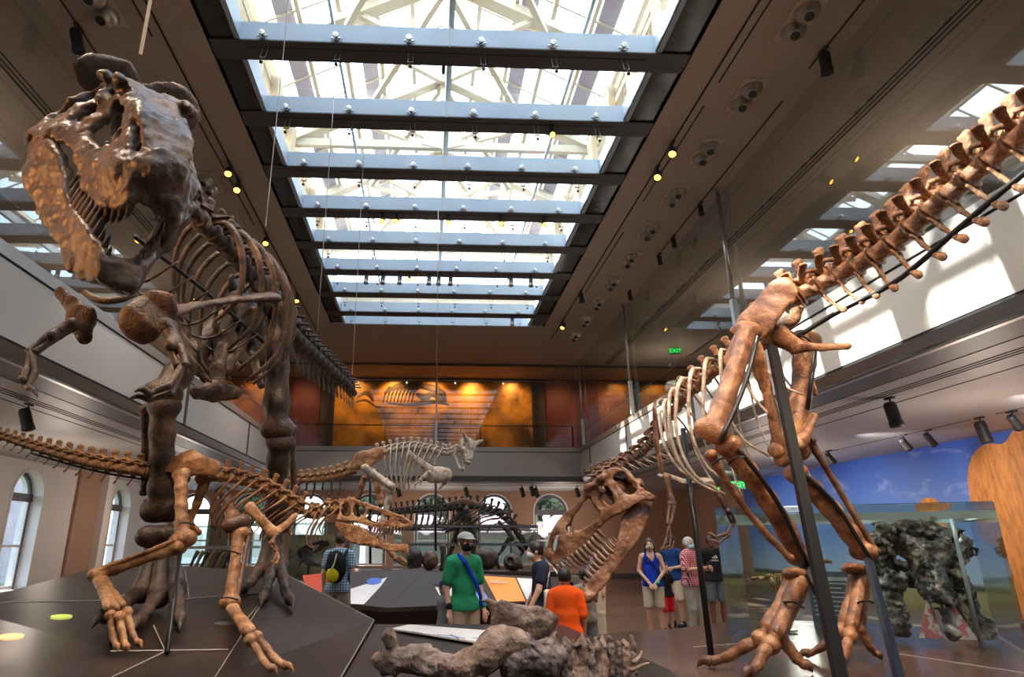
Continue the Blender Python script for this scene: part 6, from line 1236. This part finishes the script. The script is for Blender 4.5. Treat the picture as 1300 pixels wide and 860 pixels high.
for s_, X, lab in ((1, XR+.25, 'right'), (-1, XL-.25, 'left')):
    o = thing('handrail', 'thin steel handrail behind the %s upper glass' % lab, 'handrail', (X, 12, ZT+.9)); part('bar', tube([(X, YN, ZT+.95), (X, YF, ZT+.95)], .022, 8), M['chrome'], o, True)
    for y in range(4, 26, 3): part('glass_fitting', lathe([(0, 0), (.05, 0), (.05, .04), (0, .04)], (X-s_*.2, y, ZT+.95), (s_, 0, 0), 10), M['chrome'], o)
o = thing('handrail', 'long steel rail behind the far upper glass in front of the orange picture', 'handrail', (0, YF+.3, ZT+.95)); part('bar', tube([(XL, YF+.3, ZT+1.15), (XR, YF+.3, ZT+1.15)], .022, 8), M['black'], o, True)
for x in (XL+.2, -1.8, 2.2, XR-.2): part('rail_post', tube([(x, YF+.3, ZT-.02), (x, YF+.3, ZT+1.15)], .02, 8), M['black'], o, True)
o = thing('lamp_rail', 'thin steel lamp rail hanging above the orange fossil picture', 'lamp rail', (0, YF+1.8, 8.6)); part('bar', tube([(XL+1, YF+1.8, 8.62), (XR, YF+1.8, 8.62)], .03, 8), M['chrome'], o, True)
for x in (-4.2, 0.3, 5.8): part('hanger', tube([(x, YF+1.8, 8.62), (x, YF+1.8, ZC)], .012, 6), M['chrome'], o)
for x in (-3.2, -1.0, 1.2, 3.4): part('lamp_clip', lathe([(0, 0), (.03, .02), (.035, .08), (0, .09)], (x, YF+1.8, 8.55), (0, .5, -1), 10), M['lens'], o)
# suspension cables
for a, b, lab in (((192, 2, 3.6), (178, 70, 3.6), 'pale steel cable holding the crown of the big skull'), ((352, 148, 6.2), (337, 288, 6.2), 'steel cable down to the rib cage of the big skeleton'), ((417, 270, 9.2), (401, 446, 9.2), 'long steel cable down to the base of the dark tail'), ((455, 318, 10.5), (447, 480, 10.5), 'long thin steel cable down to the tip of the dark tail'), ((557, 480, 13.2), (553, 606, 13.0), 'thin cable above the pale horned skeleton')):
    A = at(*b); topz = ZC; A2 = A.copy(); A2[2] = topz; mm_ = mat('tan_cable', (.45, .36, .25), .5) if a[0] == 192 else M['chrome']
    solo('suspension_cable', tube([A, A2], .012 if a[0] == 192 else .006, 6), mm_, lab, 'cable')
# EXIT signs
def exit_sign(label, c, w, m_, facing=(0, -1, 0)):
    c = np.array(c, float); o = thing('exit_sign', label, 'exit sign', tuple(c-[0, 0, w*.3])); part('housing', cbox(c, (w, .05, w*.58)), M['exit_dim'], o)
    lettering('exit_lettering', 'EXIT', w*.52, m_, o, Matrix.Translation(Vector(c+[0, -.032, 0])) @ Matrix.Rotation(PI/2, 4, 'X'), .004); top = ZC if c[2] > 5 else ZL
    part('hanger', tube([c+[0, 0, w*.25], [c[0], c[1], top]], .012, 6), M['lampblack'], o)
exit_sign('green EXIT sign hanging behind the right upper glass', at(857, 446, 23.5), .46, M['exit_green'])
exit_sign('green EXIT sign hanging near the right wall, larger of the lower two', at(937, 616, 23.5), .52, M['exit_green'])
exit_sign('small green EXIT sign left of the larger lower one', at(908, 622, 24.5), .34, M['exit_green'])
# ================================================================== OUTSIDE THE WINDOWS
struct('ground_outside', rect(-60, 34, 60, 90, -.4, -.3), mat('outside_paving', (.45, .42, .38), .9))
struct('ground_outside', rect(-60, -20, -14.5, 34, -.4, -.3), mat('outside_lawn', (.20, .25, .12), .9))
nb = thing('neighbor_building', 'low building with pale walls and red tiled roof outside the far windows', 'building', (3, 46, -.3))
part('wall', rect(-4, 44, 22, 52, -.3, 2.1), mat('stucco_wall', (.62, .58, .50), .9), nb)
tile = mat('red_roof_tiles', (.46, .24, .20), .8); nt = tile.node_tree; wv = nd(nt, 'ShaderNodeTexWave'); wv.inputs['Scale'].default_value = 2.2; wv.bands_direction = 'X'; tcn = nd(nt, 'ShaderNodeTexCoord'); nt.links.new(tcn.outputs['Object'], wv.inputs['Vector']); rr_ = nd(nt, 'ShaderNodeValToRGB'); rr_.color_ramp.elements[0].color = (.35, .17, .15, 1); rr_.color_ramp.elements[1].color = (.62, .40, .36, 1); nt.links.new(wv.outputs[0], rr_.inputs[0]); nt.links.new(rr_.outputs[0], nt.nodes['Principled BSDF'].inputs['Base Color'])
part('roof', (np.array([(-5, 43, 2.0), (23, 43, 2.0), (19, 49, 4.2), (-1, 49, 4.2), (-5, 43, 2.2), (23, 43, 2.2), (19, 49, 4.4), (-1, 49, 4.4)]), [(0, 1, 2, 3), (4, 7, 6, 5), (0, 4, 5, 1), (1, 5, 6, 2), (2, 6, 7, 3), (3, 7, 4, 0)]), tile, nb)
bb_ = thing('brick_building', 'red brick building seen through the left windows', 'building', (-24, 22, -.3))
brick = mat('red_brick', (.40, .16, .10), .9); nt = brick.node_tree; bk = nd(nt, 'ShaderNodeTexBrick'); bk.inputs['Scale'].default_value = 3.5; bk.inputs['Color1'].default_value = (.42, .16, .10, 1); bk.inputs['Color2'].default_value = (.50, .22, .15, 1); bk.inputs['Mortar'].default_value = (.60, .50, .45, 1); tcn = nd(nt, 'ShaderNodeTexCoord'); mpn = nd(nt, 'ShaderNodeMapping'); mpn.inputs['Rotation'].default_value = (PI/2, 0, PI/2); nt.links.new(tcn.outputs['Object'], mpn.inputs[0]); nt.links.new(mpn.outputs[0], bk.inputs['Vector']); nt.links.new(bk.outputs[0], nt.nodes['Principled BSDF'].inputs['Base Color'])
part('wall', rect(-27, 24, -24, 48, -.3, 9), brick, bb_)
for y in (27, 31.5, 36, 40.5): w_ = part('window', rect(-24.02, y, -23.9, y+1.2, 1.0, 3.4), M['jamb'], bb_); part('pane', rect(-23.9, y+.1, -23.88, y+1.1, 1.1, 3.3), mat('dark_outside_glass', (.06, .08, .1), .1), w_)
leafm = mat('tree_foliage', (.10, .15, .06), .8, col2=(.36, .42, .24), scale=3)
def tree(label, x, y, h_, r_, seed):
    o = thing('tree', label, 'tree', (x, y, -.3)); part('trunk', tube([(x, y, -.3), (x+.1, y, h_*.5), (x-.1, y+.1, h_*.8)], [.25, .16, .08], 8), mat('tree_bark', (.12, .08, .05), .9), o, True)
    r0 = np.random.default_rng(seed); n = 2600; u = r0.normal(size=(n, 3)); u /= np.linalg.norm(u, axis=1)[:, None]; rad = r_*(.55+.45*r0.random(n))*(1+.25*np.sin(u[:, 0]*7+seed)*np.cos(u[:, 2]*6)); c = np.array([x, y, h_])+u*rad[:, None]*[1, 1, .9]
    a = r0.normal(size=(n, 3))*.16; b = r0.normal(size=(n, 3))*.16; V = np.stack([c-a, c+b*.6, c+a, c-b*.6], 1).reshape(-1, 3); c_ = part('crown', (V, [(4*i, 4*i+1, 4*i+2, 4*i+3) for i in range(n)]), leafm, o)
for i, (x, y, h_, r_) in enumerate(((-10.5, 40, 4.6, 2.3), (-4.6, 40, 4.9, 2.3), (1.2, 40, 5.0, 2.3), (6.9, 40, 5.0, 2.3), (12.6, 40, 5.2, 2.3), (-20.5, 23, 3.2, 2.0))): tree(['leafy tree outside the leftmost far windows', 'leafy tree outside the window behind the man with the backpack', 'leafy tree outside the middle far window', 'leafy tree outside the window behind the black skeleton', 'leafy tree outside the rightmost far window', 'leafy tree outside the left-hand window'][i], x, y, h_, r_, i)
# ================================================================== LAMPS (their light)
def spot(loc, tgt, e, col=(1, .62, .30), size=40, blend=.6, rad=.06):
    o = light('SPOT', 'spot_lamp', loc, e, col, spot_size=math.radians(size), spot_blend=blend, shadow_soft_size=rad); aim(o, tgt); return o
# added fill lights without fixtures, then spots on the upper back wall and mural
for (x, y) in ((9.5, 3), (9.5, 10), (9.5, 17), (-9, 8), (-9, 16), (-9, 24), (0, 29), (6, 29)):
    light('POINT', 'aisle_fill', (x, y, 2.3), 62, (1, .84, .72), shadow_soft_size=.35)  # added fill floating in the aisles to brighten the lower level
for (x, y) in ((9.6, 3), (9.6, 10), (9.6, 17), (9.6, 24), (-9, 3), (-9, 10), (-9, 17), (-9, 24)):
    light('POINT', 'gallery_fill', (x, y, 7.4), 32, (1, .84, .68), shadow_soft_size=.3)  # unseen fill added behind the upper glass to lift the ceiling
for x in (-3.4, -1.6, .2, 2.0, 3.9): spot((x, YU-.75, 8.75), (x, YU, 7.6), 120, (1, .52, .16), 120, 1.0, .15)
for x in (-8, 6.2, 8.0, -5.8): spot((x, YF+.9, 8.6), (x, YU, 7.2), 55, (1, .45, .2), 90, 1.0, .3)
for y in (2, 6, 10, 14, 18, 22): spot((9.8, y, 3.8), (WR, y+.8, 1.9), 210, (.97, .96, 1), 125, 1.0, .2)
# ------------------------------------------------ warm display spots on the ceiling tracks aimed at the skeletons
for (a, b, e, sz) in (((-4.1, 2.0, 8.8), at(140, 200, 3.7), 260, 22), ((-4.1, 6.0, 8.8), at(280, 330, 5.4), 220, 30), ((4.7, 3.0, 8.8), at(140, 240, 3.7), 300, 18), ((-1.0, 3.0, 8.8), at(230, 640, 5.6), 420, 34), ((1.0, 1.5, 8.8), at(340, 700, 5.6), 420, 34),
        ((4.7, 3.5, 8.8), at(960, 480, 6.8), 700, 34), ((2.0, 2.5, 8.8), at(1010, 640, 6.6), 760, 40), ((4.7, 5.5, 8.8), at(760, 660, 8), 260, 20), ((4.7, 2.0, 8.8), at(1150, 300, 5.8), 380, 34), ((0, 9.5, 8.8), at(530, 600, 13), 260, 20), ((-1, 12, 8.8), at(430, 600, 13), 260, 26), ((2, 1.0, 8.8), at(650, 830, 3.6), 520, 40)):
    spot(a, b, e, (1, .66, .38), sz, .6)
spot((-6.6, 2.2, 3.8), at(110, 200, 3.7), 420, (1, .40, .12), 34, .7); spot((-6.6, 4.5, 3.8), at(210, 420, 4.8), 90, (1, .5, .2), 50, .8)
for x, y in ((5.0, 2), (5.0, 9), (5.0, 16), (-4.6, 4), (-4.6, 11), (-4.6, 18)): spot((x, y, 8.8), (x*.9, y+1, 0), 380, (1, .84, .68), 100, .8, .1)
